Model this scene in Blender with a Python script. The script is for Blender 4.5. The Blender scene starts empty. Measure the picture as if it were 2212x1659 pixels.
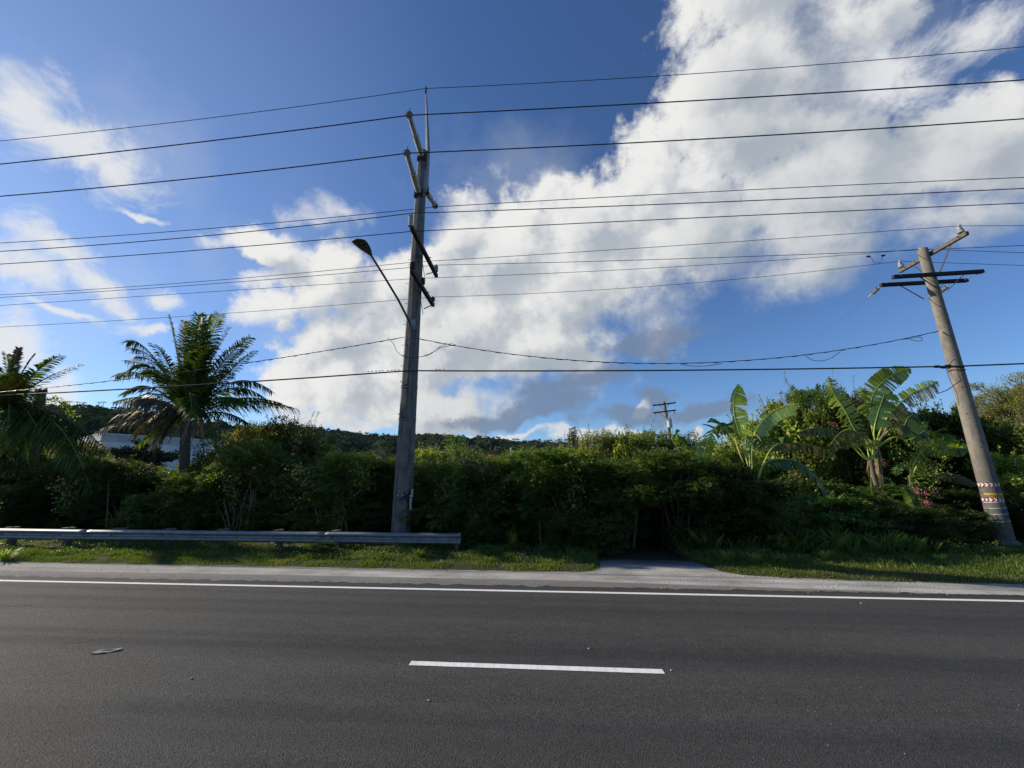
import bpy, math, random
import numpy as np
from mathutils import Vector, Matrix, noise as mn
R = math.radians
random.seed(7); rng = np.random.default_rng(7)
SC = bpy.context.scene

# ------------------------------------------------------------------ camera, sun, sky, exposure
CAM_H, PITCH, YAW, FPX = 2.26, R(13.5), R(3.98), 831.0      # FPX: focal length in px of a 2212 px wide view
cd = bpy.data.cameras.new("camera"); cam = bpy.data.objects.new("camera", cd)
SC.collection.objects.link(cam); SC.camera = cam
cam.location = (0, 0, CAM_H); cam.rotation_euler = (R(90) + PITCH, 0, YAW)
cd.sensor_width = 36.0; cd.lens = 36.0 * FPX / 2212.0
cd.clip_start = 0.05; cd.clip_end = 6000

SUN_AZ, SUN_EL = R(-75.5), R(24)                               # azimuth from +Y, clockwise seen from above
sv = Vector((math.sin(SUN_AZ) * math.cos(SUN_EL), math.cos(SUN_AZ) * math.cos(SUN_EL), math.sin(SUN_EL)))
sl = bpy.data.lights.new("sun", 'SUN'); sl.energy = 5.0; sl.angle = R(0.53); sl.color = (1.0, 0.90, 0.74)
so = bpy.data.objects.new("sun", sl); SC.collection.objects.link(so)
so.rotation_euler = sv.to_track_quat('Z', 'Y').to_euler(); so.location = (-30, 10, 30)
SC.view_settings.view_transform = 'Standard'; SC.view_settings.look = 'None'
SC.view_settings.gamma = 1.0; SC.view_settings.exposure = 0.3; SC.view_settings.use_curve_mapping = False
SC.cycles.max_bounces = 6; SC.cycles.diffuse_bounces = 3; SC.cycles.transparent_max_bounces = 6

def ray(px, py):
    """direction in the world seen at a point of the 2212 x 1659 view"""
    x = (px - 1106) / FPX; y = -(py - 829.5) / FPX
    d1 = math.cos(PITCH) - y * math.sin(PITCH); d2 = math.sin(PITCH) + y * math.cos(PITCH)
    c, s = math.cos(YAW), math.sin(YAW)
    return Vector((x * c - d1 * s, x * s + d1 * c, d2))
def at(px, py, Y):
    d = ray(px, py); t = Y / d.y
    return Vector((d.x * t, Y, CAM_H + d.z * t))
def onx(px, py, X):
    d = ray(px, py); t = X / d.x
    return Vector((X, d.y * t, CAM_H + d.z * t))
def gr(px, py, Z=0.0):
    d = ray(px, py); t = (Z - CAM_H) / d.z
    return Vector((d.x * t, d.y * t, Z))

W = bpy.data.worlds.new("World"); SC.world = W; W.use_nodes = True
WT = W.node_tree; WT.nodes.clear()
class NB:
    def __init__(s, t): s.t = t
    def n(s, typ, **kw):
        o = s.t.nodes.new(typ)
        for k, v in kw.items(): setattr(o, k, v)
        return o
    def put(s, sock, v):
        if v is None: return
        if isinstance(v, bpy.types.NodeSocket): s.t.links.new(v, sock)
        else: sock.default_value = v
    def m(s, op, a, b=None, c=None, clamp=False):
        o = s.n('ShaderNodeMath', operation=op); o.use_clamp = clamp
        s.put(o.inputs[0], a); s.put(o.inputs[1], b); s.put(o.inputs[2], c); return o.outputs[0]
    def v(s, op, a, b=None, scale=None):
        o = s.n('ShaderNodeVectorMath', operation=op); s.put(o.inputs[0], a)
        if b is not None: s.put(o.inputs[1], b)
        if scale is not None: s.put(o.inputs[3], scale)
        return o.outputs[1] if op in ('LENGTH', 'DOT_PRODUCT', 'DISTANCE') else o.outputs[0]
    def noise(s, vec, scale, detail=4, rough=.5, col=False, dist=0.0):
        o = s.n('ShaderNodeTexNoise'); s.put(o.inputs['Vector'], vec)
        o.inputs['Scale'].default_value = scale; o.inputs['Detail'].default_value = detail
        o.inputs['Roughness'].default_value = rough; o.inputs['Distortion'].default_value = dist
        return o.outputs['Color'] if col else o.outputs['Fac']
    def ramp(s, x, lo, hi, a=0.0, b=1.0, smooth=True):
        o = s.n('ShaderNodeMapRange'); o.interpolation_type = 'SMOOTHSTEP' if smooth else 'LINEAR'
        s.put(o.inputs[0], x); s.put(o.inputs[1], lo); s.put(o.inputs[2], hi); s.put(o.inputs[3], a); s.put(o.inputs[4], b)
        return o.outputs[0]
    def mix(s, f, a, b, mode='MIX'):
        o = s.n('ShaderNodeMix', data_type='RGBA', blend_type=mode)
        s.put(o.inputs[0], f)
        s.put(o.inputs[6], a if isinstance(a, bpy.types.NodeSocket) else (*a[:3], 1))
        s.put(o.inputs[7], b if isinstance(b, bpy.types.NodeSocket) else (*b[:3], 1))
        return o.outputs[2]
wb = NB(WT)
sky = wb.n('ShaderNodeTexSky', sky_type='NISHITA'); sky.sun_disc = False
sky.sun_elevation = SUN_EL; sky.sun_rotation = SUN_AZ
sky.air_density = 1.0; sky.dust_density = 0.15; sky.ozone_density = 2.2; sky.altitude = 50
geo = wb.n('ShaderNodeTexCoord'); D0 = geo.outputs['Generated']
D0 = wb.v('NORMALIZE', D0)
sep = wb.n('ShaderNodeSeparateXYZ'); wb.put(sep.inputs[0], D0)
AZ = wb.m('ARCTAN2', sep.outputs[0], sep.outputs[1]); EL = wb.m('ARCSINE', sep.outputs[2])
cmb = wb.n('ShaderNodeCombineXYZ'); wb.put(cmb.inputs[0], AZ); wb.put(cmb.inputs[1], EL)
def azel(px, py):
    d = ray(px, py).normalized(); return np.array([math.atan2(d.x, d.y), math.asin(d.z)])
def warp(dirv, base, a1, s1, a2, s2, off=None):
    v = dirv if off is None else wb.v('ADD', dirv, off)
    w1 = wb.v('SCALE', wb.v('SUBTRACT', wb.noise(v, s1, 2, .5, True), (.5, .5, .5)), scale=a1)
    w2 = wb.v('SCALE', wb.v('SUBTRACT', wb.noise(v, s2, 4, .6, True), (.5, .5, .5)), scale=a2)
    return wb.v('ADD', wb.v('ADD', base, w1), w2)
def blobs(p, L, k=.35):
    """soft union of ellipses given as view point, radii and turn, laid on the sky by azimuth and elevation"""
    out = None
    for (cx, cy, rx, ry, rot) in L:
        if out is not None: p = wb.v('ADD', p, wb.m('MULTIPLY', out, 1e-8))      # keeps the evaluation in sequence

        c0 = azel(cx, cy); e = 4.0
        J = np.stack([(azel(cx + e, cy) - c0) / e, (azel(cx, cy + e) - c0) / e], 1)
        a = R(rot); B = np.array([[math.cos(a), -math.sin(a)], [math.sin(a), math.cos(a)]]) @ np.diag([rx, ry])
        U, S, Vt = np.linalg.svd(J @ B)
        ang = math.atan2(U[1, 0], U[0, 0])
        mp = wb.n('ShaderNodeMapping', vector_type='TEXTURE'); wb.put(mp.inputs[0], p)
        mp.inputs[1].default_value = (c0[0], c0[1], 0); mp.inputs[2].default_value = (0, 0, ang)
        mp.inputs[3].default_value = (S[0], S[1], 1)
        d = wb.m('SUBTRACT', 1.0, wb.v('LENGTH', mp.outputs[0]))
        out = d if out is None else wb.m('SMOOTH_MAX', out, d, k)
    return out
MAIN = [(1640,-40,230,160,0),(1610,170,190,160,0),(1720,110,190,140,20),(1840,290,150,130,0),(1830,20,130,110,0),(1560,310,230,110,-20),(1450,400,230,110,0),(1270,480,160,90,0),
        (1010,500,90,75,0),(1080,560,170,110,0),(860,620,210,100,-20),(720,700,150,110,0),(740,830,190,120,0),(1150,760,260,120,0),
        (960,730,260,130,0),(1230,640,300,130,-8),(1500,540,300,140,-10),(1760,420,260,140,-12),(2040,330,230,150,-20),
        (2150,230,165,125,-20),(2010,470,260,80,-6),(1760,560,230,80,-14),(980,880,260,60,-3),(580,530,90,40,30),(750,485,110,50,10),(690,600,160,80,-20),(1720,530,210,90,-12),(1250,725,220,90,0)]
RIM = [(2100,170,60,50,0)]
WISP = [(50,215,140,84,35),(150,300,210,80,28),(255,360,100,84,0),(120,535,130,44,38),(40,570,100,80,20),(200,620,110,32,35),
        (120,672,90,12,16),(25,740,90,60,0),(620,540,100,36,38),(520,495,90,20,-8),(330,705,70,14,0),(300,470,60,9,10),
        (1900,130,120,120,-40),(2080,60,140,50,-20),(350,640,50,18,0),(545,590,50,22,0),(120,870,90,60,-30),(560,660,90,30,-10)]
DARK = [(1380,895,150,26,-6),(1530,878,140,20,-8),(1170,880,150,34,-12),(1410,850,60,24,0),(1240,830,150,34,-10),
        (1420,730,130,36,-16),(1100,905,160,20,0),(1700,870,60,10,0)]
LOWW = [(1230,945,80,18,0),(1340,940,110,18,0),(1450,950,60,14,0),(1518,930,16,20,0),(1100,940,90,12,0),(1380,878,26,16,-60),(740,925,200,18,0)]
bp = cmb.outputs[0]
pw = warp(D0, bp, .12, 4.0, .06, 14.0)
def cloud_layer(p_off):
    p = pw
    if p_off is not None: p = wb.v('ADD', p, p_off)
    return blobs(p, MAIN, .30)
f1 = wb.noise(D0, 6.0, 8, .60); f1b = wb.noise(wb.v('ADD', D0, (-.035, .005, .03)), 6.0, 5, .58)
dA = wb.m('ADD', cloud_layer(None), wb.m('ADD', wb.m('MULTIPLY', wb.m('SUBTRACT', f1, .5), 2.6), wb.m('MULTIPLY', wb.m('SUBTRACT', wb.noise(D0, 34.0, 4, .6), .5), .38)))
# density a little way towards the sun: where it is thin there, the light gets in
dB = wb.m('ADD', cloud_layer((-.045, .035, 0)), wb.m('MULTIPLY', wb.m('SUBTRACT', f1b, .5), 1.9))
soft = wb.ramp(blobs(pw, [(1900,560,420,150,-10),(1560,650,430,130,-14),(1800,130,150,160,0),(1250,860,330,70,0),(1150,320,150,110,0),(850,480,250,60,0)], .3), -.1, .5, .34, 1.15)
aA = wb.ramp(dA, -.06, soft)
f2 = wb.noise(wb.v('ADD', D0, wb.v('SCALE', pw, scale=.15)), 19.0, 6, .60)
lit = wb.ramp(wb.m('ADD', wb.m('SUBTRACT', dA, dB), wb.m('MULTIPLY', wb.m('SUBTRACT', f2, .5), .75)), -.30, .38)
thin = wb.ramp(dB, .1, 1.1, 1.0, 0.0)
litA = wb.m('ADD', wb.m('MULTIPLY', lit, .55), wb.m('MULTIPLY', thin, .45), clamp=True)
grey = wb.ramp(blobs(pw, [(1780,470,420,140,-10),(1980,330,300,180,0),(1150,820,330,70,-8),(1700,260,240,200,0),(2100,420,300,160,0),(1250,620,60,40,0),(1560,640,330,60,-14)], .3), -.1, .6)
SKYM = 9.0     # sky brightness units of the clouds (the background strength brings them down again)
cw = wb.mix(litA, (.47*SKYM, .525*SKYM, .59*SKYM), (.95*SKYM, .945*SKYM, .925*SKYM))
cg = wb.mix(litA, (.42*SKYM, .48*SKYM, .55*SKYM), (.72*SKYM, .74*SKYM, .76*SKYM))
colA = wb.mix(wb.m('MULTIPLY', grey, .85), cw, cg)
fw = wb.noise(wb.v('MULTIPLY', D0, (1, 1, 1.2)), 12.0, 8, .68, dist=.5)
dW = wb.m('ADD', blobs(pw, WISP, .15), wb.m('MULTIPLY', wb.m('SUBTRACT', fw, .50), 3.0))
aW = wb.m('MULTIPLY', wb.ramp(dW, -.25, .95), .90)
fd = wb.noise(D0, 15.0, 7, .58)
dD = wb.m('ADD', blobs(pw, DARK, .15), wb.m('MULTIPLY', wb.m('SUBTRACT', fd, .5), 1.9))
aD = wb.m('MULTIPLY', wb.ramp(dD, -.1, .55), .82)
dL = wb.m('ADD', blobs(pw, LOWW, .15), wb.m('MULTIPLY', wb.m('SUBTRACT', fd, .5), 1.6))
aL = wb.m('MULTIPLY', wb.ramp(dL, -.05, .45), .85)
skyc = wb.mix(1.0, sky.outputs[0], (.76, 1.0, 1.36), 'MULTIPLY')
# thin veil of bright vapour towards the sun
dots = wb.v('DOT_PRODUCT', D0, tuple(sv))
veil = wb.m('MULTIPLY', wb.ramp(dots, .55, 1.0), .10)
skyc = wb.mix(veil, skyc, (.72*SKYM, .77*SKYM, .86*SKYM))
dV = wb.m('ADD', blobs(pw, [(1120,440,260,150,0),(1880,110,220,170,0),(650,640,260,220,0),(130,600,330,230,20),(300,280,260,200,30)], .2), wb.m('MULTIPLY', wb.m('SUBTRACT', f1b, .5), 2.4))
c = wb.mix(wb.m('MULTIPLY', wb.ramp(dV, -.1, 1.2), .24), skyc, (.62*SKYM, .68*SKYM, .76*SKYM))
c = wb.mix(aL, c, (.80*SKYM, .82*SKYM, .84*SKYM))
c = wb.mix(aW, c, (.90*SKYM, .91*SKYM, .92*SKYM))
c = wb.mix(aA, c, colA)
c = wb.mix(aD, c, (.20*SKYM, .27*SKYM, .40*SKYM))
bg = wb.n('ShaderNodeBackground'); wb.put(bg.inputs[0], c); bg.inputs[1].default_value = 0.081
wo = wb.n('ShaderNodeOutputWorld'); WT.links.new(bg.outputs[0], wo.inputs[0])
W.cycles.sampling_method = 'MANUAL'; W.cycles.sample_map_resolution = 512

# ------------------------------------------------------------------ object helpers
def tag(o, label=None, cat=None, group=None, kind=None):
    if label: o["label"] = label
    if cat: o["category"] = cat
    if group: o["group"] = group
    if kind: o["kind"] = kind
    return o
def thing(name, loc, label, cat, group=None):
    o = bpy.data.objects.new(name, None); SC.collection.objects.link(o); o.location = loc
    o.empty_display_size = .3
    return tag(o, label, cat, group)
def origin(p):
    v = Vector((0, 0, 0))
    while p is not None: v += p.location; p = p.parent
    return v
def mesh_from(name, V, F, mats, parent=None, smooth=False, mi=None, org=None):
    V = np.asarray(V, dtype=np.float32).reshape(-1, 3)
    o0 = origin(parent) if parent is not None else (Vector(org) if org is not None else Vector((0, 0, 0)))
    V = V - np.array(o0, dtype=np.float32)
    me = bpy.data.meshes.new(name)
    if isinstance(F, np.ndarray):
        n, k = F.shape
        me.vertices.add(len(V)); me.vertices.foreach_set('co', V.ravel())
        me.loops.add(n * k); me.loops.foreach_set('vertex_index', F.ravel().astype(np.int32))
        me.polygons.add(n); me.polygons.foreach_set('loop_start', np.arange(0, n * k, k, dtype=np.int32))
        me.polygons.foreach_set('loop_total', np.full(n, k, dtype=np.int32))
        me.update(calc_edges=True)
    else:
        me.from_pydata([tuple(v) for v in V.tolist()], [], F)
    for m in (mats if isinstance(mats, (list, tuple)) else [mats]): me.materials.append(m)
    if mi is not None: me.polygons.foreach_set('material_index', np.asarray(mi, dtype=np.int32))
    if smooth: me.polygons.foreach_set('use_smooth', [True] * len(me.polygons))
    me.update()
    o = bpy.data.objects.new(name, me); SC.collection.objects.link(o)
    if parent is not None: o.parent = parent
    elif org is not None: o.location = org
    return o
class G:
    """collects simple shapes into one mesh"""
    def __init__(s): s.v = []; s.f = []; s.mi = []; s.cur = 0
    def add(s, vs, fs):
        b = len(s.v); s.v += [tuple(v) for v in vs]; s.f += [tuple(b + i for i in f) for f in fs]; s.mi += [s.cur] * len(fs); return s
    def box(s, c, sz, rot=None):
        M = rot or Matrix.Identity(3); vs = []
        for z in (-.5, .5):
            for y in (-.5, .5):
                for x in (-.5, .5): vs.append(Vector(c) + M @ Vector((x * sz[0], y * sz[1], z * sz[2])))
        return s.add(vs, [(0, 2, 3, 1), (4, 5, 7, 6), (0, 1, 5, 4), (2, 6, 7, 3), (0, 4, 6, 2), (1, 3, 7, 5)])
    def bar(s, a, b, w, h, up=(0, 0, 1)):
        a, b = Vector(a), Vector(b); d = (b - a); L = d.length; d.normalize()
        sd = d.cross(Vector(up)); sd = sd.normalized() if sd.length > 1e-4 else Vector((1, 0, 0)); u = sd.cross(d)
        return s.box((a + b) / 2, (w, L, h), Matrix((sd, d, u)).transposed())
    def tube(s, pts, rad, n=8, cap=True, twist=0.0):
        pts = [Vector(p) for p in pts]; rad = rad if isinstance(rad, (list, tuple)) else [rad] * len(pts)
        vs = []; prev = None
        for i, p in enumerate(pts):
            d = (pts[min(i + 1, len(pts) - 1)] - pts[max(i - 1, 0)]).normalized()
            if prev is None:
                a = Vector((0, 0, 1)) if abs(d.z) < .9 else Vector((1, 0, 0)); u = (a - d * a.dot(d)).normalized()
            else: u = (prev - d * prev.dot(d)).normalized()
            prev = u; w = d.cross(u)
            for k in range(n):
                t = 2 * math.pi * k / n + twist; vs.append(p + (u * math.cos(t) + w * math.sin(t)) * rad[i])
        fs = []
        for i in range(len(pts) - 1):
            for k in range(n):
                k2 = (k + 1) % n; fs.append((i * n + k, i * n + k2, (i + 1) * n + k2, (i + 1) * n + k))
        if cap: fs += [tuple(range(n))[::-1], tuple((len(pts) - 1) * n + k for k in range(n))]
        return s.add(vs, fs)
    def lathe(s, base, axis, prof, n=12):
        """prof: (distance along axis, radius)"""
        b = Vector(base); a = Vector(axis).normalized()
        return s.tube([b + a * t for t, r in prof], [max(r, .001) for t, r in prof], n)
    def build(s, name, mats, parent=None, smooth=False, org=None):
        return mesh_from(name, s.v, s.f, mats, parent, smooth, s.mi, org)

# ------------------------------------------------------------------ materials
MATS = {}
def mat(name, fn):
    m = bpy.data.materials.new(name); m.use_nodes = True; t = m.node_tree; t.nodes.clear()
    nb = NB(t); out = nb.n('ShaderNodeOutputMaterial'); fn(nb, out); MATS[name] = m; return m
def pbsdf(nb, out, col, rough=.7, metal=0.0, spec=.4, bump=None, bd=.01):
    p = nb.n('ShaderNodeBsdfPrincipled'); nb.put(p.inputs['Base Color'], col if isinstance(col, bpy.types.NodeSocket) else (*col, 1))
    nb.put(p.inputs['Roughness'], rough); p.inputs['Metallic'].default_value = metal; p.inputs['Specular IOR Level'].default_value = spec
    if bump is not None:
        b = nb.n('ShaderNodeBump'); nb.put(b.inputs['Height'], bump); b.inputs['Distance'].default_value = bd; b.inputs['Strength'].default_value = 1
        nb.put(p.inputs['Normal'], b.outputs[0])
    nb.put(out.inputs[0], p.outputs[0]); return p
def P(nb): return nb.n('ShaderNodeNewGeometry').outputs['Position']
def OC(nb): return nb.n('ShaderNodeTexCoord').outputs['Object']
def simple(name, a, b, scale=6, rough=.7, metal=0.0, spec=.4, bump=.0, stretch=(1, 1, 1)):
    def fn(nb, out):
        v = nb.v('MULTIPLY', P(nb), stretch); n1 = nb.noise(v, scale, 6, .6)
        pbsdf(nb, out, nb.mix(nb.ramp(n1, .3, .7), a, b), rough, metal, spec, n1 if bump else None, bump or .01)
    return mat(name, fn)
def foliage(name, c1, c2, c3=None, trans=.34, rough=.5, spec=.18, f3=.12):
    def fn(nb, out):
        g = nb.n('ShaderNodeNewGeometry'); oi = nb.n('ShaderNodeObjectInfo')
        col = nb.mix(g.outputs['Random Per Island'], c1, c2)
        n1 = nb.noise(g.outputs['Position'], 1.3, 3, .6)
        if c3: col = nb.mix(nb.m('MULTIPLY', nb.ramp(nb.m('ADD', nb.m('MULTIPLY', n1, .7), nb.m('MULTIPLY', nb.m('FRACT', nb.m('MULTIPLY', g.outputs['Random Per Island'], 7.3)), .5)), .72 - f3, .86 - f3), 1.0), col, c3)
        val = nb.m('ADD', .62, nb.m('MULTIPLY', oi.outputs['Random'], .76))
        hv = nb.n('ShaderNodeHueSaturation'); nb.put(hv.inputs['Color'], col); nb.put(hv.inputs['Hue'], nb.m('ADD', .485, nb.m('MULTIPLY', nb.m('FRACT', nb.m('MULTIPLY', oi.outputs['Random'], 5.7)), .022))); nb.put(hv.inputs['Value'], nb.m('MULTIPLY', val, nb.ramp(n1, .2, .8, .75, 1.25)))
        p = nb.n('ShaderNodeBsdfPrincipled'); nb.put(p.inputs['Base Color'], hv.outputs[0]); p.inputs['Roughness'].default_value = rough
        p.inputs['Specular IOR Level'].default_value = spec
        tr = nb.n('ShaderNodeBsdfTranslucent')
        tc = nb.mix(1.0, hv.outputs[0], (1.5, 1.55, .55), 'MULTIPLY'); nb.put(tr.inputs[0], tc)
        mx = nb.n('ShaderNodeMixShader'); mx.inputs[0].default_value = trans
        nb.put(mx.inputs[1], p.outputs[0]); nb.put(mx.inputs[2], tr.outputs[0]); nb.put(out.inputs[0], mx.outputs[0])
    return mat(name, fn)

def m_asphalt(nb, out):
    p = P(nb)
    big = nb.noise(nb.v('MULTIPLY', p, (.10, .9, 1)), 1.0, 5, .6)
    med = nb.noise(nb.v('MULTIPLY', p, (1, 2.5, 1)), 2.2, 5, .62)
    st = nb.noise(p, 55, 4, .75); sp = nb.n('ShaderNodeTexVoronoi'); nb.put(sp.inputs['Vector'], p); sp.inputs['Scale'].default_value = 75
    fine = nb.noise(p, 190, 2, .6)
    c = nb.mix(nb.ramp(big, .3, .7), (.050, .049, .046), (.072, .070, .065))
    c = nb.mix(nb.ramp(med, .45, .8, 0, .55), c, (.084, .083, .079))
    sepc = nb.n('ShaderNodeSeparateColor'); nb.put(sepc.inputs[0], sp.outputs['Color'])
    c = nb.mix(nb.ramp(sepc.outputs[0], .74, 1.0, 0, .5), c, (.13, .13, .125))
    c = nb.mix(nb.ramp(sepc.outputs[1], .66, .98, 0, .6), c, (.014, .014, .015))
    c = nb.mix(nb.ramp(st, .56, .72, 0, .6), c, (.018, .018, .019))
    # polished, slightly darker wheel tracks run along the lane
    sp2 = nb.n('ShaderNodeSeparateXYZ'); nb.put(sp2.inputs[0], p)
    trk = nb.m('ABSOLUTE', nb.m('SINE', nb.m('MULTIPLY', nb.m('ADD', sp2.outputs[1], nb.m('MULTIPLY', med, .25)), 1.9)))
    c = nb.mix(nb.ramp(trk, .75, 1.0, 0, .32), c, (.026, .026, .028))
    h = nb.m('ADD', nb.m('MULTIPLY', sp.outputs['Distance'], 1.0), nb.m('MULTIPLY', fine, .6))
    pbsdf(nb, out, c, nb.ramp(st, .3, .7, .75, .92), 0, .18, h, .006)
mat('asphalt', m_asphalt)
def m_shoulder(nb, out):
    p = P(nb); sx = nb.n('ShaderNodeSeparateXYZ'); nb.put(sx.inputs[0], p)
    n1 = nb.noise(nb.v('MULTIPLY', p, (.35, 1.6, 1)), 2.0, 6, .62); n2 = nb.noise(p, 45, 5, .7); n3 = nb.noise(nb.v('MULTIPLY', p, (.1, 1, 1)), 1.1, 3, .5)
    sp = nb.n('ShaderNodeTexVoronoi'); nb.put(sp.inputs['Vector'], p); sp.inputs['Scale'].default_value = 42
    y = nb.m('ADD', sx.outputs[1], nb.m('MULTIPLY', nb.m('SUBTRACT', n3, .5), .25))
    c = nb.mix(nb.ramp(n1, .3, .7), (.38, .358, .315), (.53, .50, .445))
    coarse = nb.ramp(nb.m('ADD', y, nb.m('MULTIPLY', nb.m('MAXIMUM', sx.outputs[0], 0.0), .06)), 9.40, 9.50, 1, 0)
    c = nb.mix(nb.m('MULTIPLY', coarse, nb.ramp(n2, .35, .6, .55, 1.0)), c, (.125, .12, .11))
    sepc = nb.n('ShaderNodeSeparateColor'); nb.put(sepc.inputs[0], sp.outputs['Color'])
    c = nb.mix(nb.ramp(sepc.outputs[0], .86, 1.0, 0, .7), c, (.34, .33, .30))
    c = nb.mix(nb.ramp(n2, .60, .74, 0, .7), c, (.045, .043, .04))
    # leaf litter and soil staining near the verge
    ins = nb.m('MULTIPLY', nb.ramp(sx.outputs[0], 1.0, 1.5), nb.ramp(sx.outputs[0], 4.2, 4.8, 1, 0))
    c = nb.mix(nb.m('MULTIPLY', nb.m('SUBTRACT', 1.0, ins), nb.m('MULTIPLY', nb.ramp(y, 9.95, 10.35), nb.ramp(n2, .4, .6))), c, (.075, .06, .042))
    c = nb.mix(nb.m('MULTIPLY', ins, nb.m('MULTIPLY', nb.ramp(sx.outputs[1], 10.6, 11.7), nb.ramp(n1, .25, .55, .4, 1))), c, (.07, .062, .05))
    n5 = nb.noise(p, .55, 6, .68); c = nb.mix(nb.ramp(n5, .42, .66, 0, .55), c, (.15, .142, .125))
    n6 = nb.noise(nb.v('MULTIPLY', p, (1, 3, 1)), 7.0, 4, .7); c = nb.mix(nb.ramp(n6, .55, .75, 0, .45), c, (.16, .15, .135))
    c = nb.mix(nb.ramp(sx.outputs[0], -4.0, -13.0, 0, .5), c, (.17, .162, .15))
    pbsdf(nb, out, c, .88, 0, .25, nb.m('ADD', n2, sp.outputs['Distance']), .008)
mat('shoulder_surface', m_shoulder)
def m_drive(nb, out):
    p = P(nb); n1 = nb.noise(p, 1.6, 6, .6); n2 = nb.noise(p, 45, 4, .7)
    c = nb.mix(nb.ramp(n1, .3, .7), (.30, .285, .255), (.42, .40, .36))
    c = nb.mix(nb.ramp(n2, .58, .72, 0, .7), c, (.045, .043, .04))
    pbsdf(nb, out, c, .9, 0, .25, n2, .008)
mat('drive_surface', m_drive)
def m_paint(nb, out):
    p = P(nb); n1 = nb.noise(p, 70, 5, .75); n2 = nb.noise(nb.v('MULTIPLY', p, (9, 1, 1)), 2.0, 3, .6)
    c = nb.mix(nb.ramp(n2, .35, .7), (.80, .80, .78), (.66, .66, .645))
    c = nb.mix(nb.ramp(n1, .66, .74, 0, .85), c, (.16, .16, .16))
    pbsdf(nb, out, c, .6, 0, .4, n1, .003)
mat('road_paint', m_paint)
def m_soil(nb, out):
    p = P(nb); n1 = nb.noise(p, 2.5, 6, .65); n2 = nb.noise(p, 30, 5, .7)
    c = nb.mix(nb.ramp(n1, .35, .65), (.035, .045, .018), (.075, .06, .035)); c = nb.mix(nb.ramp(n2, .5, .7, 0, .7), c, (.10, .09, .045))
    pbsdf(nb, out, c, .95, 0, .15, n2, .03)
mat('soil', m_soil)
def m_hill(nb, out):
    p = P(nb); n1 = nb.noise(p, .05, 8, .65); n2 = nb.noise(p, .35, 6, .7)
    c = nb.mix(nb.ramp(n1, .35, .65), (.026, .044, .024), (.036, .054, .028)); c = nb.mix(nb.ramp(n2, .5, .75, 0, .6), c, (.01, .016, .009))
    pbsdf(nb, out, c, 1.0, 0, .0, n2, .6)
mat('hill_cover', m_hill)
def m_conc(nb, out):
    p = P(nb); n1 = nb.noise(nb.v('MULTIPLY', p, (6, 6, .35)), 1.6, 6, .6); n2 = nb.noise(p, 3.0, 7, .65); n3 = nb.noise(p, 60, 4, .6)
    n4 = nb.noise(nb.v('MULTIPLY', p, (9, 9, .5)), 1.3, 4, .6)
    c = nb.mix(nb.ramp(n2, .3, .7), (.115, .108, .096), (.19, .18, .16))
    c = nb.mix(nb.ramp(n1, .50, .64, 0, .75), c, (.055, .05, .044))
    c = nb.mix(nb.ramp(n4, .60, .68, 0, .5), c, (.32, .31, .29))
    c = nb.mix(nb.ramp(n3, .62, .72, 0, .5), c, (.10, .10, .09))
    pbsdf(nb, out, c, .85, 0, .25, nb.m('ADD', n3, n2), .006)
mat('pole_concrete', m_conc)
def m_spun(nb, out):
    p = P(nb); n1 = nb.noise(nb.v('MULTIPLY', p, (5, 5, .5)), 1.5, 6, .6); n2 = nb.noise(p, 4.0, 7, .7); n3 = nb.noise(p, 75, 4, .65)
    c = nb.mix(nb.ramp(n2, .3, .7), (.185, .165, .135), (.285, .258, .215))
    c = nb.mix(nb.ramp(n1, .52, .68, 0, .6), c, (.10, .09, .078))
    c = nb.mix(nb.ramp(n3, .50, .66, 0, .75), c, (.085, .08, .072)); c = nb.mix(nb.ramp(nb.noise(p, 1.7, 5, .7), .45, .7, 0, .5), c, (.12, .112, .10))
    sx = nb.n('ShaderNodeSeparateXYZ'); nb.put(sx.inputs[0], p)
    low = nb.m('MULTIPLY', nb.ramp(nb.m('ADD', sx.outputs[2], n1), 1.8, 4.2, 1, 0), nb.ramp(n2, .3, .6, .3, 1))
    c = nb.mix(nb.m('MULTIPLY', low, .8), c, (.085, .082, .078))
    pbsdf(nb, out, c, .9, 0, .2, nb.m('ADD', n3, n2), .01)
mat('pole_weathered', m_spun)
simple('tarred_timber', (.012, .011, .011), (.035, .030, .026), 9, .8, bump=.004, stretch=(3, 3, 3))
simple('grey_timber', (.07, .06, .05), (.15, .13, .105), 9, .85, bump=.004, stretch=(4, 1, 4))
simple('post_timber', (.085, .075, .062), (.17, .155, .135), 9, .85, bump=.004, stretch=(4, 4, 1))
simple('galvanised', (.19, .20, .205), (.29, .30, .305), 5, .52, .5, bump=.001)
simple('dull_steel', (.10, .10, .10), (.20, .19, .18), 12, .55, .6)
simple('rusty_steel', (.045, .034, .028), (.09, .062, .048), 20, .8, .2)
simple('rubber', (.008, .008, .009), (.018, .018, .019), 20, .5)
simple('wire_metal', (.030, .030, .035), (.05, .05, .055), 20, .5, .4)
simple('pale_polymer', (.34, .36, .34), (.46, .48, .45), 8, .5)
simple('porcelain_white', (.30, .30, .29), (.48, .47, .45), 20, .2, spec=.6)
simple('porcelain_dark', (.035, .028, .026), (.07, .06, .055), 20, .3)
simple('grey_porcelain', (.30, .31, .31), (.42, .43, .43), 20, .3)
simple('lamp_grey', (.05, .055, .055), (.09, .095, .095), 6, .5, .3)
simple('lamp_lens', (.02, .02, .022), (.04, .04, .042), 10, .15, spec=.7)
simple('black_tape', (.008, .008, .009), (.014, .014, .014), 30, .6)
simple('white_mark', (.55, .57, .60), (.72, .73, .74), 30, .7)
simple('red_mark', (.28, .02, .02), (.38, .04, .035), 30, .6)
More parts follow.
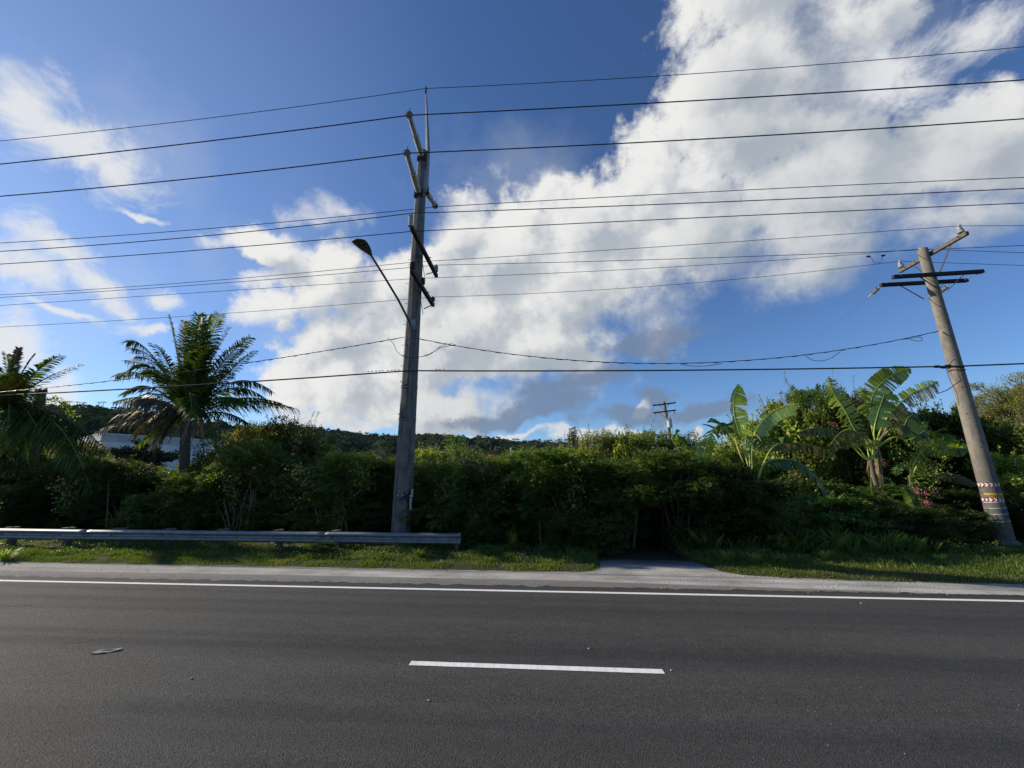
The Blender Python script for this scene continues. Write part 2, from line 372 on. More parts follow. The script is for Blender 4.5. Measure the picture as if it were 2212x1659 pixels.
simple('yellow_plate', (.42, .26, .03), (.52, .34, .05), 20, .55)
simple('parapet_grey', (.34, .35, .36), (.44, .45, .46), .8, .8)
simple('white_wall', (.52, .54, .56), (.66, .67, .68), .6, .8)
simple('transformer_paint', (.42, .46, .46), (.55, .58, .58), 10, .4)
simple('palm_bark', (.055, .045, .036), (.15, .125, .10), 12, .9, bump=.02, stretch=(1, 1, 5))
simple('stem_bark', (.05, .042, .032), (.11, .09, .068), 14, .9, bump=.01)
simple('banana_bark', (.085, .062, .04), (.20, .16, .10), 10, .7, bump=.006, stretch=(5, 5, .6))
simple('banana_stalk', (.30, .38, .05), (.48, .52, .10), 12, .5, stretch=(3, 3, 3))
simple('dead_stalk', (.20, .14, .09), (.32, .24, .16), 14, .85)
simple('pebble', (.32, .31, .28), (.50, .48, .44), 40, .8)
simple('litter_card', (.19, .185, .16), (.26, .25, .22), 40, .8)
simple('crack_fill', (.008, .008, .008), (.016, .016, .016), 40, .9)
foliage('leaf_dark', (.026, .058, .016), (.060, .105, .028), (.11, .15, .035))
foliage('leaf_feather', (.036, .085, .022), (.085, .16, .038), (.18, .22, .05), trans=.4)
foliage('leaf_broad', (.14, .22, .035), (.24, .31, .055), (.34, .36, .09), trans=.45)
foliage('leaf_olive', (.12, .155, .04), (.22, .23, .06), (.22, .17, .08), f3=.06, trans=.42)
foliage('leaf_dry', (.13, .095, .055), (.22, .165, .10), (.07, .08, .03), trans=.2)
foliage('leaf_far_hazed', (.054, .076, .054), (.078, .100, .066), (.10, .115, .072), trans=.05, rough=.95, spec=.02)  # paler, greyer green: distance haze is put into the leaf colour
foliage('petal_pink', (.42, .07, .14), (.55, .16, .22), None, trans=.3)
foliage('palm_leaf', (.022, .055, .012), (.055, .11, .020), (.11, .14, .03), rough=.6, spec=.06)
foliage('palm_leaf_brown', (.09, .07, .05), (.16, .13, .095), (.08, .07, .04), trans=.2, rough=.5)
foliage('palm_leaf_yellow', (.12, .13, .02), (.22, .18, .04), (.20, .11, .04), trans=.35, rough=.35)
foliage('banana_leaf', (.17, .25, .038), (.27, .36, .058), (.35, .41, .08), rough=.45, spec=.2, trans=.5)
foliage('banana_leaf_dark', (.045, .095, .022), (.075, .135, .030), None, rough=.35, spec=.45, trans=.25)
foliage('banana_leaf_pale', (.14, .23, .08), (.20, .30, .11), (.24, .33, .14), rough=.4, spec=.4)
foliage('banana_leaf_dry', (.17, .13, .075), (.30, .23, .13), (.10, .13, .04), trans=.3)
foliage('banana_leaf_yellow', (.30, .27, .03), (.42, .34, .05), (.15, .18, .03), trans=.35)
def m_grass(nb, out):
    g = nb.n('ShaderNodeNewGeometry'); p = g.outputs['Position']; n1 = nb.noise(p, .9, 4, .6)
    sx = nb.n('ShaderNodeSeparateXYZ'); nb.put(sx.inputs[0], p)
    c = nb.mix(g.outputs['Random Per Island'], (.060, .115, .018), (.13, .19, .034))
    c = nb.mix(nb.ramp(n1, .42, .7, 0, .8), c, (.19, .215, .045))
    dry = nb.m('MULTIPLY', nb.ramp(sx.outputs[1], 10.0, 10.55, .5, .05), nb.ramp(nb.m('FRACT', nb.m('MULTIPLY', g.outputs['Random Per Island'], 13.7)), .25, .65))
    c = nb.mix(dry, c, (.21, .155, .075))
    p_ = nb.n('ShaderNodeBsdfPrincipled'); nb.put(p_.inputs['Base Color'], c); p_.inputs['Roughness'].default_value = .5; p_.inputs['Specular IOR Level'].default_value = .3
    tr = nb.n('ShaderNodeBsdfTranslucent'); nb.put(tr.inputs[0], nb.mix(1.0, c, (1.5, 1.5, .6), 'MULTIPLY'))
    mx = nb.n('ShaderNodeMixShader'); mx.inputs[0].default_value = .35
    nb.put(mx.inputs[1], p_.outputs[0]); nb.put(mx.inputs[2], tr.outputs[0]); nb.put(out.inputs[0], mx.outputs[0])
mat('grass_blade', m_grass)
foliage('clump_blade', (.15, .24, .045), (.27, .36, .08), (.34, .36, .12), trans=.45)
foliage('weed_leaf', (.045, .10, .020), (.09, .16, .030), (.14, .19, .04), trans=.35)
# ------------------------------------------------------------------ the ground, road, shoulder, driveway, verge
def sheet(name, xs, y0, y1, z, m, wob0=0.0, wob1=0.0, ny=1, seed=0, zf=None):
    """strip along the road; y0/y1 may be functions of x, wob = ragged edge"""
    V = []; f0 = y0 if callable(y0) else (lambda x: y0); f1 = y1 if callable(y1) else (lambda x: y1)
    for x in xs:
        a = f0(x) + wob0 * (mn.fractal(Vector((x * 3.1, seed, 0)), .9, 2.1, 5)); b = f1(x) + wob1 * (mn.fractal(Vector((x * 3.1, seed + 9, 0)), .9, 2.1, 5))
        for j in range(ny + 1):
            y = a + (b - a) * j / ny; V.append((x, y, z + (zf(x, y) if zf else 0)))
    n = ny + 1; F = [(i * n + j, (i + 1) * n + j, (i + 1) * n + j + 1, i * n + j + 1) for i in range(len(xs) - 1) for j in range(ny)]
    return tag(mesh_from(name, V, F, MATS[m]), kind='structure')
far = [-1100, -700, -300, -120, -60]; near = [-40 + .06 * i for i in range(1334)]
xs_all = far + near + [60, 120, 300, 700, 1100]
base = [(-1150, -250, -.03), (1150, -250, -.03), (1150, 1150, -.03), (-1150, 1150, -.03)]
tag(mesh_from('ground', base, [(0, 1, 2, 3)], MATS['soil']), kind='structure')
sheet('road', xs_all, -9.0, 8.93, .004, 'asphalt', wob1=.11, seed=3)
sheet('shoulder', xs_all, 8.5, 10.62, 0.0, 'shoulder_surface')
sheet('edge_line', xs_all, 8.475, 8.585, .008, 'road_paint', wob0=.004, wob1=.004, seed=11)
dash = [-1.64 + 3.07 * i / 60 for i in range(61)]
sheet('lane_marking', dash, 5.295, 5.405, .008, 'road_paint', wob0=.003, wob1=.003, seed=21)
for k, x0 in enumerate((-13.8, -25.9, 10.5, 22.7)):
    sheet('lane_marking', [x0 + 3.07 * i / 60 for i in range(61)], 5.295, 5.405, .008, 'road_paint', wob0=.003, wob1=.003, seed=31 + k)

def lerpf(pts):
    X = [p[0] for p in pts]; Y = [p[1] for p in pts]
    return lambda x: float(np.interp(x, X, Y))
edge = lerpf([(-40, 10.35), (-14.7, 10.34), (-6, 10.30), (-.7, 10.22), (.9, 10.26), (1.25, 10.4), (1.5, 10.75), (1.62, 11.6), (1.7, 15.5),
              (4.02, 15.5), (4.08, 11.9), (4.25, 11.0), (4.42, 10.5), (4.75, 10.18), (6, 9.98), (8, 9.86), (10.4, 9.80), (40, 9.7)])
sheet('driveway', [1.1 + .1 * i for i in range(38)], 10.5, 11.75, .004, 'shoulder_surface', wob0=.0, wob1=.16, seed=5)
def vz(x, y):
    d = y - edge(x); return .05 * min(1, max(0, d / .25)) + .10 * min(1, max(0, d / 2.5)) + .03 * mn.noise(Vector((x * .9, y * .9, 2))) * min(1, max(0, d / .3))
def verge_z(x, y): return .0 + vz(x, y)
sheet('verge', near, edge, 19.0, -.004, 'soil', wob0=.05, ny=26, seed=7, zf=vz)

# cracks in the asphalt: thin dark seams that wander
def crack(pts, w=.006):
    g = G(); P_ = []
    for a, b in zip(pts[:-1], pts[1:]):
        a, b = Vector(a), Vector(b); n = max(2, int((b - a).length / .03))
        for i in range(n): P_.append(a.lerp(b, i / n))
    vs = []; 
    for i, p in enumerate(P_):
        j = mn.noise(p * 9) * .018 + mn.noise(p * 40) * .006; ww = w * (.3 + .9 * abs(mn.noise(p * 15 + Vector((5, 5, 5)))))
        vs += [(p.x, p.y + j - ww, .0075), (p.x, p.y + j + ww, .0075)]
    g.add(vs, [(2 * i, 2 * i + 2, 2 * i + 3, 2 * i + 1) for i in range(len(P_) - 1)]); return g
for i, (pp, w) in enumerate(((((130, 1394), (290, 1371), (380, 1362)), .006), (((120, 1400), (240, 1408)), .003), (((0, 1312), (75, 1308)), .012), (((0, 1318), (60, 1311)), .009),
                      (((985, 1350), (1000, 1338)), .010), (((1000, 1352), (1035, 1349), (1040, 1356)), .006))):
    o = crack([gr(*q) for q in pp], w).build('road_crack', MATS['crack_fill']); tag(o, kind='structure')

# ------------------------------------------------------------------ hills with their forest far behind
AZS = np.radians(np.linspace(-80, 80, 221))
def skyl(tbl):
    A = [math.atan2(ray(a, b).x, ray(a, b).y) for a, b in tbl]; T = [ray(a, b).z / math.hypot(ray(a, b).x, ray(a, b).y) for a, b in tbl]
    return lambda az: float(np.interp(az, A, T))
rid1 = skyl([(-400, 830), (-100, 850), (60, 868), (130, 872), (200, 876), (260, 881), (330, 893), (400, 906), (520, 919), (640, 920), (700, 926), (795, 933), (858, 941), (966, 941),
             (1017, 944), (1137, 950), (1227, 953), (1320, 968), (1500, 990), (1700, 1000), (2300, 1006), (2600, 1010)])
rid2 = skyl([(-300, 925), (100, 933), (200, 938), (300, 942), (520, 960), (700, 988), (760, 976), (800, 967), (840, 962), (880, 976), (1000, 990), (1200, 995), (1500, 1005), (2600, 1015)])
def hz(az, d):
    t1, t2 = rid1(az), rid2(az)
    D1, D2 = 420.0, 170.0
    n = mn.fractal(Vector((math.sin(az) * d * .012, math.cos(az) * d * .012, 3.3)), .9, 2.1, 6)
    s = lambda u: u * u * (3 - 2 * u)
    f2 = s(min(1, max(0, (d - 70) / (D2 - 70)))) * (1 if d < D2 else max(0, 1 - (d - D2) / 120) ** .8)
    f1 = s(min(1, max(0, (d - 130) / (D1 - 130)))) * (1 if d < D1 else max(0, 1 - (d - D1) / 500))
    z = max((t2 * D2 + 0) * f2, (t1 * D1) * f1 * (1 + .10 * n * (1 - f1)))
    n2_ = abs(mn.fractal(Vector((math.sin(az) * d * .02, math.cos(az) * d * .008, 8.1)), .9, 2.1, 5))
    return z + (n * 6 - n2_ * 20) * min(1, d / 300) * (.22 if d > 380 and d < 440 else 1)
ds = [70, 85, 100, 115, 130, 145, 158, 170, 182, 195, 210, 230, 250, 270, 290, 310, 330, 350, 370, 390, 405, 420, 440, 480, 560, 700, 900]
V = []
for a in AZS:
    for d in ds: V.append((math.sin(a) * d, math.cos(a) * d, hz(a, d) - .5 if d > 75 else -1))
n = len(ds); F = np.array([(i * n + j, (i + 1) * n + j, (i + 1) * n + j + 1, i * n + j + 1) for i in range(len(AZS) - 1) for j in range(n - 1)])
tag(mesh_from('hills', V, F, MATS['hill_cover'], smooth=True), kind='structure')
def crowns(name, cs, m, per=24, kindstuff=True, **kw):
    """each crown: leafy facets spread over a rounded shell"""
    C = np.array([c[:3] for c in cs]); r = np.array([c[3] for c in cs]); N = len(C) * per
    c = np.repeat(C, per, 0); rr = np.repeat(r, per)
    d = rng.normal(size=(N, 3)); d[:, 2] = np.abs(d[:, 2]) * .9 - .15; d /= np.linalg.norm(d, axis=1)[:, None]
    p = c + d * (rr * rng.uniform(.6, 1.08, N))[:, None] * np.array([1, 1, .85])
    t1 = rng.normal(size=(N, 3)); t1 -= d * (t1 * d).sum(1)[:, None] * .8; t1 /= np.linalg.norm(t1, axis=1)[:, None]
    t2 = np.cross(d, t1); s = (rr * rng.uniform(.24, .46, N))[:, None]
    V = np.stack([p - t1 * s, p - t2 * s * .6, p + t1 * s, p + t2 * s * .6], 1).reshape(-1, 3)
    return mesh_from(name, V, np.arange(N * 4).reshape(-1, 4), MATS[m])
cs = []
for i in range(9500):
    az = R(random.uniform(-66, 30)); u = random.random(); d = 95 + 345 * u ** .75
    if d > 432: continue
    r = random.uniform(.9, 2.1) * (.7 if d < 160 else 1)
    cs.append((math.sin(az) * d, math.cos(az) * d, hz(az, d) - .2, r))
for i in range(1300):          # tree line along both crests
    az = R(random.uniform(-66, 20)); d = random.choice((418, 415, 422, 169))
    r = random.uniform(.6, 2.0) * (.45 if d == 169 else 1)
    cs.append((math.sin(az) * d, math.cos(az) * d, hz(az, d) + .4 + random.random() ** 3 * 3.2, r))
tag(crowns('hill_forest', cs, 'leaf_far_hazed'), kind='stuff')
# thin-stemmed palms on the left crest
for k, (px, py) in enumerate(((151, 868), (167, 869), (181, 870), (214, 870), (224, 869), (279, 874))):
    az = math.atan2(ray(px, py).x, ray(px, py).y); d = 419; b = Vector((math.sin(az) * d, math.cos(az) * d, hz(az, d) - 1)); dd = ray(px, py)
    top = CAM_H + dd.z / math.hypot(dd.x, dd.y) * d
    r = thing('ridge_palm', b, ('tiny palm silhouette on the left hill crest, %s' % ['leftmost of six', 'second from the left', 'third from the left', 'left one of a close pair', 'right one of a close pair', 'rightmost, standing apart'][k]), 'palm tree', 'palms on the hill crest')
    g = G(); g.tube([b, (b.x + .3, b.y, top)], [.22, .14], 6); g.build('trunk', MATS['palm_bark'], r)
    g = G()
    for q in range(9):
        a = q * .7; e = Vector((math.cos(a), math.sin(a), 0)); t = Vector((b.x + .3, b.y, top)); s = e.cross(Vector((0, 0, 1))) * .32
        g.add([t, t + e * 1.2 + s + Vector((0, 0, .35)), t + e * 2.5 - Vector((0, 0, .5)), t + e * 1.2 - s + Vector((0, 0, .35))], [(0, 1, 2, 3)])
    g.build('crown', MATS['palm_leaf'], r)

# ------------------------------------------------------------------ white building behind the palm
C0 = at(223, 935, 50); dA_ = Vector((.5, .866, 0)); dB_ = Vector((-.866, .5, 0)); HT = C0.z
bld = thing('building', (C0.x, C0.y, 0), 'long white flat-roofed building behind the coconut palm, mostly hidden by the hedge', 'building')
def wallbox(a, d1, l1, d2, l2, z0, z1):
    g = G(); p = Vector(a); q = [p, p + d1 * l1, p + d1 * l1 + d2 * l2, p + d2 * l2]
    return g.add([(v.x, v.y, z) for z in (z0, z1) for v in q], [(0, 1, 5, 4), (1, 2, 6, 5), (2, 3, 7, 6), (3, 0, 4, 7), (4, 5, 6, 7), (3, 2, 1, 0)])
wallbox(C0, dA_, 27, dB_, 16, 0, HT - 1.1).build('wall', MATS['white_wall'], bld)
p0 = C0 - dA_ * .12 - dB_ * .12
wallbox(p0, dA_, 27.3, dB_, 16.3, HT - 1.1, HT - .12).build('roof_parapet', MATS['parapet_grey'], bld)
wallbox(p0 - dA_ * .06 - dB_ * .06, dA_, 27.4, dB_, 16.4, HT - .12, HT).build('coping', MATS['white_wall'], bld)
for k in range(3):
    w = C0 + dA_ * (4 + 7.5 * k) - dB_ * .03
    wallbox(w, dA_, 2.4, dB_, .02, HT - 4.6, HT - 3.0).build('window', MATS['lamp_lens'], bld)
v = p0 + dB_ * 1.3 + dA_ * .5
g = G(); g.tube([(v.x, v.y, HT), (v.x, v.y, HT + .5)], .16, 10).lathe((v.x, v.y, HT + .5), (0, 0, 1), [(0, .26), (.12, .24), (.2, .02)], 10); g.build('roof_vent', MATS['galvanised'], bld)

# ------------------------------------------------------------------ guardrail
GX1, GX0 = -2.45, -42.0
gy = lambda x: 12.12 + (x + 2.45) * .022; GZ = lambda x: .44 + (x + 2.45) * -.0035
rail = thing('guardrail', (GX1, gy(GX1), 0), 'grey galvanised W-beam guardrail on short posts along the grass verge', 'guardrail')
prof = [(.030, .156), (.004, .154), (-.030, .140), (-.066, .118), (-.080, .098), (-.080, .078), (-.060, .056), (-.012, .030), (.0, .018), (.0, -.018), (-.012, -.030), (-.060, -.056), (-.080, -.078), (-.080, -.098), (-.066, -.118), (-.030, -.140), (.004, -.154), (.030, -.156)]
def beam(xa, xb, off=0.0, zs=1.0, n=14):
    g = G(); xsb = [xa + (xb - xa) * i / n for i in range(n + 1)]; vs = []; k = len(prof)
    for x in xsb:
        for (y, z) in prof: vs.append((x, gy(x) + y - off, GZ(x) + z * zs + .008 * mn.noise(Vector((x * .45, 0, 4)))))
    fs = [(i * k + j, i * k + j + 1, (i + 1) * k + j + 1, (i + 1) * k + j) for i in range(n) for j in range(k - 1)]
    return g.add(vs, fs)
xa = GX1 - .25; j = 0
while xa > GX0:
    xb = xa - 3.81
    o = beam(xb - .16, xa, off=.004 * (j % 2)).build('rail_beam', MATS['galvanised'], rail, smooth=True)
    sm = o.modifiers.new('thick', 'SOLIDIFY'); sm.thickness = .004
    for dx in (.05, .13):
        for z in (.118, -.118, .03, -.03):
            b = G(); b.lathe((xb - dx, gy(xb) + (-.066 if abs(z) > .1 else -.012) - .006, GZ(xb) + z), (0, -1, 0), [(0, .016), (.010, .016), (.014, .006)], 8); b.build('bolt', MATS['rusty_steel'], o)
    xa = xb; j += 1
# flared end: profile widens, turns back and closes
g = G(); vs = []; k = len(prof); ns = 9
for i in range(ns):
    t = i / (ns - 1); x = GX1 - .27 + .34 * math.sin(t * 1.5) / 1.0; yb = .16 * max(0, t - .35) ** 1.5
    for (y, z) in prof: vs.append((x, gy(x) + y * (1 - .55 * t) + yb - .006, GZ(x) + z * (1 + .12 * t)))
g.add(vs, [(i * k + j2, i * k + j2 + 1, (i + 1) * k + j2 + 1, (i + 1) * k + j2) for i in range(ns - 1) for j2 in range(k - 1)])
o = g.build('end_cap', MATS['galvanised'], rail, smooth=True); sm = o.modifiers.new('thick', 'SOLIDIFY'); sm.thickness = .005
postx = [gr(px, 1198).x for px in (962 + 24, 850, 708, 575, 443, 317, 194, 70)]
while postx[-1] > GX0 + 2: postx.append(postx[-1] - 1.93)
for i, x in enumerate(postx):
    random.seed(50 + i); ln = random.uniform(-.05, .05); g = G(); y = gy(x) + (.03 if i == 0 else .28)
    if i == 0: g.bar((x - .01, y + .10, -.1), (x, y + .10, GZ(x) + .12), .11, .15, (0, 1, 0))
    else: g.bar((x + ln, y, -.15), (x, y, GZ(x) + .18), .15, .17, (0, 1, 0))
    p = g.build('post', MATS['post_timber'], rail)
    bb = p.modifiers.new('bev', 'BEVEL'); bb.width = .008; bb.segments = 2
    if i:
        g = G(); g.box((x, gy(x) + .115, GZ(x) + .02), (.14, .15, .34)); q = g.build('spacer_block', MATS['post_timber'], p)
    b = G(); b.lathe((x, gy(x) - .005, GZ(x)), (0, -1, 0), [(0, .02), (.012, .02), (.02, .008)], 8); b.build('bolt', MATS['rusty_steel'], p)

# ------------------------------------------------------------------ concrete pole with line posts, crossarms
PX, PY = -4.72, 13.58
pole = thing('utility_pole', (PX, PY, 0), 'tall octagonal concrete pole behind the guardrail carrying ten overhead wires', 'utility pole')
zt = 15.95
def oct_r(z): return .352 - (.352 - .205) * z / zt
g = G(); zz = [-.3 + (zt + .3) * i / 24 for i in range(25)]
g.tube([(PX - .10 * z / zt, PY, z) for z in zz], [oct_r(z) for z in zz], 8, twist=R(4.5)); sh = g.build('shaft', MATS['pole_concrete'], pole)
bb = sh.modifiers.new('bev', 'BEVEL'); bb.width = .012; bb.segments = 2; bb.limit_method = 'ANGLE'; bb.angle_limit = R(25)
g = G(); g.lathe((PX, PY - .05, -.02), (0, 0, 1), [(0, .62), (.06, .60), (.12, .46), (.16, .36)], 14); g.build('footing', MATS['pole_concrete'], pole)
# steel mast on top
g = G(); tb = Vector((PX - .02, PY, 15.2)); tt = Vector((-4.86, PY, 19.3))
g.tube([tb + Vector((.14, 0, -1.1)), tb + Vector((.13, 0, .8)), tt], [.11, .10, .035], 4, twist=R(10)); g.bar(tb + Vector((.15, -.12, -1.4)), tb + Vector((.15, -.12, -.35)), .16, .05, (0, 1, 0))
mast = g.build('top_mast', MATS['galvanised'], pole)
g = G(); g.box(tt + Vector((0, 0, -.02)), (.07, .05, .34)).lathe(tt + Vector((.02, -.03, .02)), (0, -1, 0), [(0, .05), (.08, .05)], 8).box(tt + Vector((-.01, 0, .2)), (.03, .03, .14))
g.build('shield_wire_clamp', MATS['dull_steel'], mast)
def line_post(base, tip, flip=False):
    base, tip = Vector(base), Vector(tip); ax = (tip - base); L = ax.length; ax.normalize(); g = G()
    prof_ = [(0, .105), (.05, .125), (.08, .12)]; t = .08
    for a, b, r in ((.10, L * .50, .125), (L * .51, L * .93, .098)):
        nn = int((b - a) / .045)
        for i in range(nn):
            u = a + (b - a) * i / nn; prof_ += [(u, r), (u + .030, r * .97), (u + .034, r * .90), (u + .042, r * .92)]
        prof_ += [(b, r * .9), (b + .015, r * 1.03 if r > .11 else .06)]
    prof_.append((L, .045)); g.lathe(base, ax, prof_, 14); o = g.build('line_post_insulator', MATS['pale_polymer'], pole)
    g = G(); g.bar(base - ax * .04 + Vector((0, .0, -.10)), base - ax * .04 + Vector((0, 0, .16)), .34, .06, tuple(ax)); 
    g.box(base + Vector((0, .06 if not flip else -.06, -.16)), (.38, .12, .05)).box(base + Vector((0, .06 if not flip else -.06, -.24)), (.36, .11, .04)); g.build('bracket', MATS['rusty_steel'], o)
    g = G(); g.tube([tip - Vector((.14, 0, 0)), tip + Vector((.14, 0, 0))], .05, 8).lathe(tip - ax * .05, ax, [(0, .06), (.05, .14), (.10, .14), (.15, .05)], 10).tube([tip, tip + Vector((.02, -.02, .30))], [.03, .016], 6)
    g.build('wire_clamp', MATS['dull_steel'], o)
b1 = Vector((PX - .08, PY - .22, onx(908, 334, PX).z + .0)); b1.z = at(908, 334, b1.y).z
line_post(b1, onx(884, 249, -4.66)); 
b2 = Vector((PX - .10, PY - .24, 0)); b2.z = at(902, 413, b2.y).z
line_post(b2, onx(879, 331, -4.68))
b3 = Vector((PX + .02, PY + .24, 14.2)); line_post(b3, onx(939.5, 444, -4.66), True)
def small_insulator(base, m, h=.30, r=.085, parent=None, ax=(0, 0, 1), tie=True):
    g = G(); pr = [(0, .02), (.04, .02), (.045, r * .8)]; n_ = 5
    for i in range(n_):
        u = .06 + (h - .1) * i / n_; pr += [(u, r), (u + .02, r * .95), (u + .035, r * .6)]
    pr += [(h - .03, r * .5), (h, r * .45), (h + .02, r * .15)]; g.lathe(base, ax, pr, 12); return g.build('insulator', MATS[m], parent)
AX = -4.36
def crossarm(par, a, b, w=.12, h=.15, m='tarred_timber'):
    g = G(); g.bar(a, b, w, h); o = g.build('crossarm', MATS[m], par)
    bb = o.modifiers.new('bev', 'BEVEL'); bb.width = .012; bb.segments = 2; return o
a1n, a1f = onx(889, 491, AX), onx(943, 600, AX); a2n, a2f = onx(889, 584, AX), onx(936, 657, AX)
a1f.z = a1n.z; a2f.z = a2n.z
c1 = crossarm(pole, a1n, a1f, .13, .16); c2 = crossarm(pole, a2n, a2f, .13, .16)
for c_, az_, zoff in ((c1, a1n.z, 1.0), (c2, a2n.z, .95)):
    g = G(); g.bar((AX + .03, PY - 1.1, az_ - .06), (AX - .02, PY - .05, az_ - zoff), .012, .04); g.build('brace', MATS['rusty_steel'], c_)
    g = G(); g.bar((AX + .03, PY + 1.0, az_ - .06), (AX - .02, PY + .05, az_ - zoff * .7), .012, .04); g.build('brace', MATS['rusty_steel'], c_)
    g = G(); g.lathe((AX + .07, PY, az_), (1, 0, 0), [(0, .04), (.02, .04), (.03, .02), (.09, .018)], 8); g.build('through_bolt', MATS['dull_steel'], c_)
I5 = Vector((AX - .08, a1n.y + .1, a1n.z + .05)); small_insulator(I5, 'grey_porcelain', .62, .095, c1)
I8 = Vector((AX, a1f.y - .16, a1f.z + .08)); small_insulator(I8, 'grey_porcelain', .38, .10, c1)
I7 = Vector((AX, a2n.y + .10, a2n.z + .08)); small_insulator(I7, 'porcelain_dark', .32, .11, c2)
I9 = Vector((AX, 13.15, a2n.z + .08)); small_insulator(I9, 'porcelain_dark', .32, .11, c2)
I10 = Vector((AX, a2f.y - .14, a2f.z + .08)); small_insulator(I10, 'porcelain_dark', .24, .10, c2)
# strapped bands, tape cross, paint mark, step bolts
def band(z, cx, cy, r, h, m, par, name, a0=0, a1=360, n=24, out=.006, tilt=0.0):
    g = G(); vs = []; N = n
    for i in range(N + 1):
        a = R(a0 + (a1 - a0) * i / N)
        for zz_ in (-h / 2, h / 2):
            zc = z + zz_ + tilt * math.cos(a)
            vs.append((cx + (r + out) * math.cos(a), cy + (r + out) * math.sin(a), zc))
    g.add(vs, [(2 * i, 2 * i + 2, 2 * i + 3, 2 * i + 1) for i in range(N)]); return g.build(name, m if isinstance(m, bpy.types.Material) else MATS[m], par)
for zc in (at(872, 833, PY - .3).z, at(872, 903, PY - .3).z):
    for dz in (-.035, .04): 
        g = G(); N = 8; r = oct_r(zc) + .010; g.tube([(PX - .1 * zc / zt + r * math.cos(R(4.5 + 45 * i)), PY + r * math.sin(R(4.5 + 45 * i)), zc + dz) for i in range(9)], .010, 5, cap=False); g.build('steel_band', MATS['galvanised'], pole)
    g = G(); g.tube([(PX - .26, PY - .36, zc + .16), (PX - .10, PY - .42, zc + .03), (PX + .05, PY - .36, zc)], .014, 5); g.build('cable_lashing', MATS['rubber'], pole)
def on_pole(px, py, off=.004):
    """point on the road side of the shaft that is seen at a place in the view"""
    d = ray(px, py); Y = PY - .34
    for _ in range(12):
        p = at(px, py, Y); r = oct_r(p.z); cxp = PX - .1 * p.z / zt
        best = -9
        for k in range(8):
            a = R(4.5 + 22.5 + 45 * k); n_ = Vector((math.cos(a), math.sin(a), 0)); best = max(best, (p.x - cxp) * n_.x + (p.y - PY) * n_.y)
        Y += (best - r * math.cos(R(22.5)) - off) * -1.0 * -1 if False else (best - r * math.cos(R(22.5)) - off)
    return at(px, py, Y)
def stripe(a, b, w, m, name):
    g = G(); n_ = 8; pts = [on_pole(a[0] + (b[0] - a[0]) * i / n_, a[1] + (b[1] - a[1]) * i / n_, .012) for i in range(n_ + 1)]
    g.tube(pts, w, 4); return g.build(name, MATS[m], pole)
stripe((862.5, 1081.5), (884.5, 1066.5), .022, 'black_tape', 'tape_strip'); stripe((872, 1064), (880.5, 1086.5), .022, 'black_tape', 'tape_strip')
g = G(); q = [on_pole(*s_, .008) for s_ in ((858, 1071.5), (871, 1071.5), (871, 1067.5), (858.5, 1067.5))]; g.add(q, [(0, 1, 2, 3)]); g.build('painted_mark', MATS['white_mark'], pole)
g = G(); q = [on_pole(*s_, .008) for s_ in ((861, 1062), (869, 1062), (869, 1060), (861, 1060))]; g.add(q, [(0, 1, 2, 3)]); g.build('painted_mark', MATS['pale_polymer'], pole)
# small control boxes and strap fixed on the right flank
s0 = Vector((PX + .36, PY - .20, at(893, 1071, PY - .2).z))
g = G(); g.box(s0, (.12, .10, .09)).box(s0 + Vector((.01, 0, .14)), (.07, .08, .16)).box(s0 + Vector((-.02, 0, -.20)), (.07, .08, .28)).box(s0 + Vector((-.01, 0, -.40)), (.08, .08, .10)); o = g.build('junction_box', MATS['pale_polymer'], pole)
bb = o.modifiers.new('bev', 'BEVEL'); bb.width = .015; bb.segments = 2
g = G(); g.tube([s0 + Vector((-.06, -.08, .26)), s0 + Vector((-.09, -.08, .10)), s0 + Vector((-.13, -.08, .02)), s0 + Vector((-.09, -.08, -.1)), s0 + Vector((-.10, -.08, -.5))], .018, 5).tube([s0 + Vector((.06, .0, .02)), s0 + Vector((.04, 0, -.2)), s0 + Vector((.02, 0, -.32))], .012, 5); g.build('conduit', MATS['rubber'], pole)
for py in (523, 560, 572, 612, 655, 700, 745, 790): 
    z = at(893, py, PY).z; r = oct_r(z)
    g = G(); cx = PX - .1 * z / zt; g.tube([(cx - r + .02, PY, z), (cx - r - .10, PY, z)], .010, 5); g.build('step_bolt', MATS['dull_steel'], pole)

# ------------------------------------------------------------------ street light reaching over the road from the concrete pole
lb = Vector((PX + .02, PY - .30, at(885, 702, PY - .3).z)); le = onx(801, 551, -4.72)
lamp = thing('street_light', lb, 'long-armed street light with dark oval head bolted to the concrete pole', 'street light')
g = G(); g.box(lb + Vector((0, .02, .02)), (.22, .05, .42)).tube([lb + Vector((0, .0, -.12)), lb + Vector((0, -.22, -.02))], .05, 8); g.build('bracket', MATS['galvanised'], lamp)
g = G(); g.tube([lb + Vector((0, -.1, -.04)), lb.lerp(le, .4) + Vector((0, 0, .06)), lb.lerp(le, .75) + Vector((0, 0, .04)), le], [.042, .038, .034, .03], 10); g.build('arm', MATS['lamp_grey'], lamp, smooth=True)
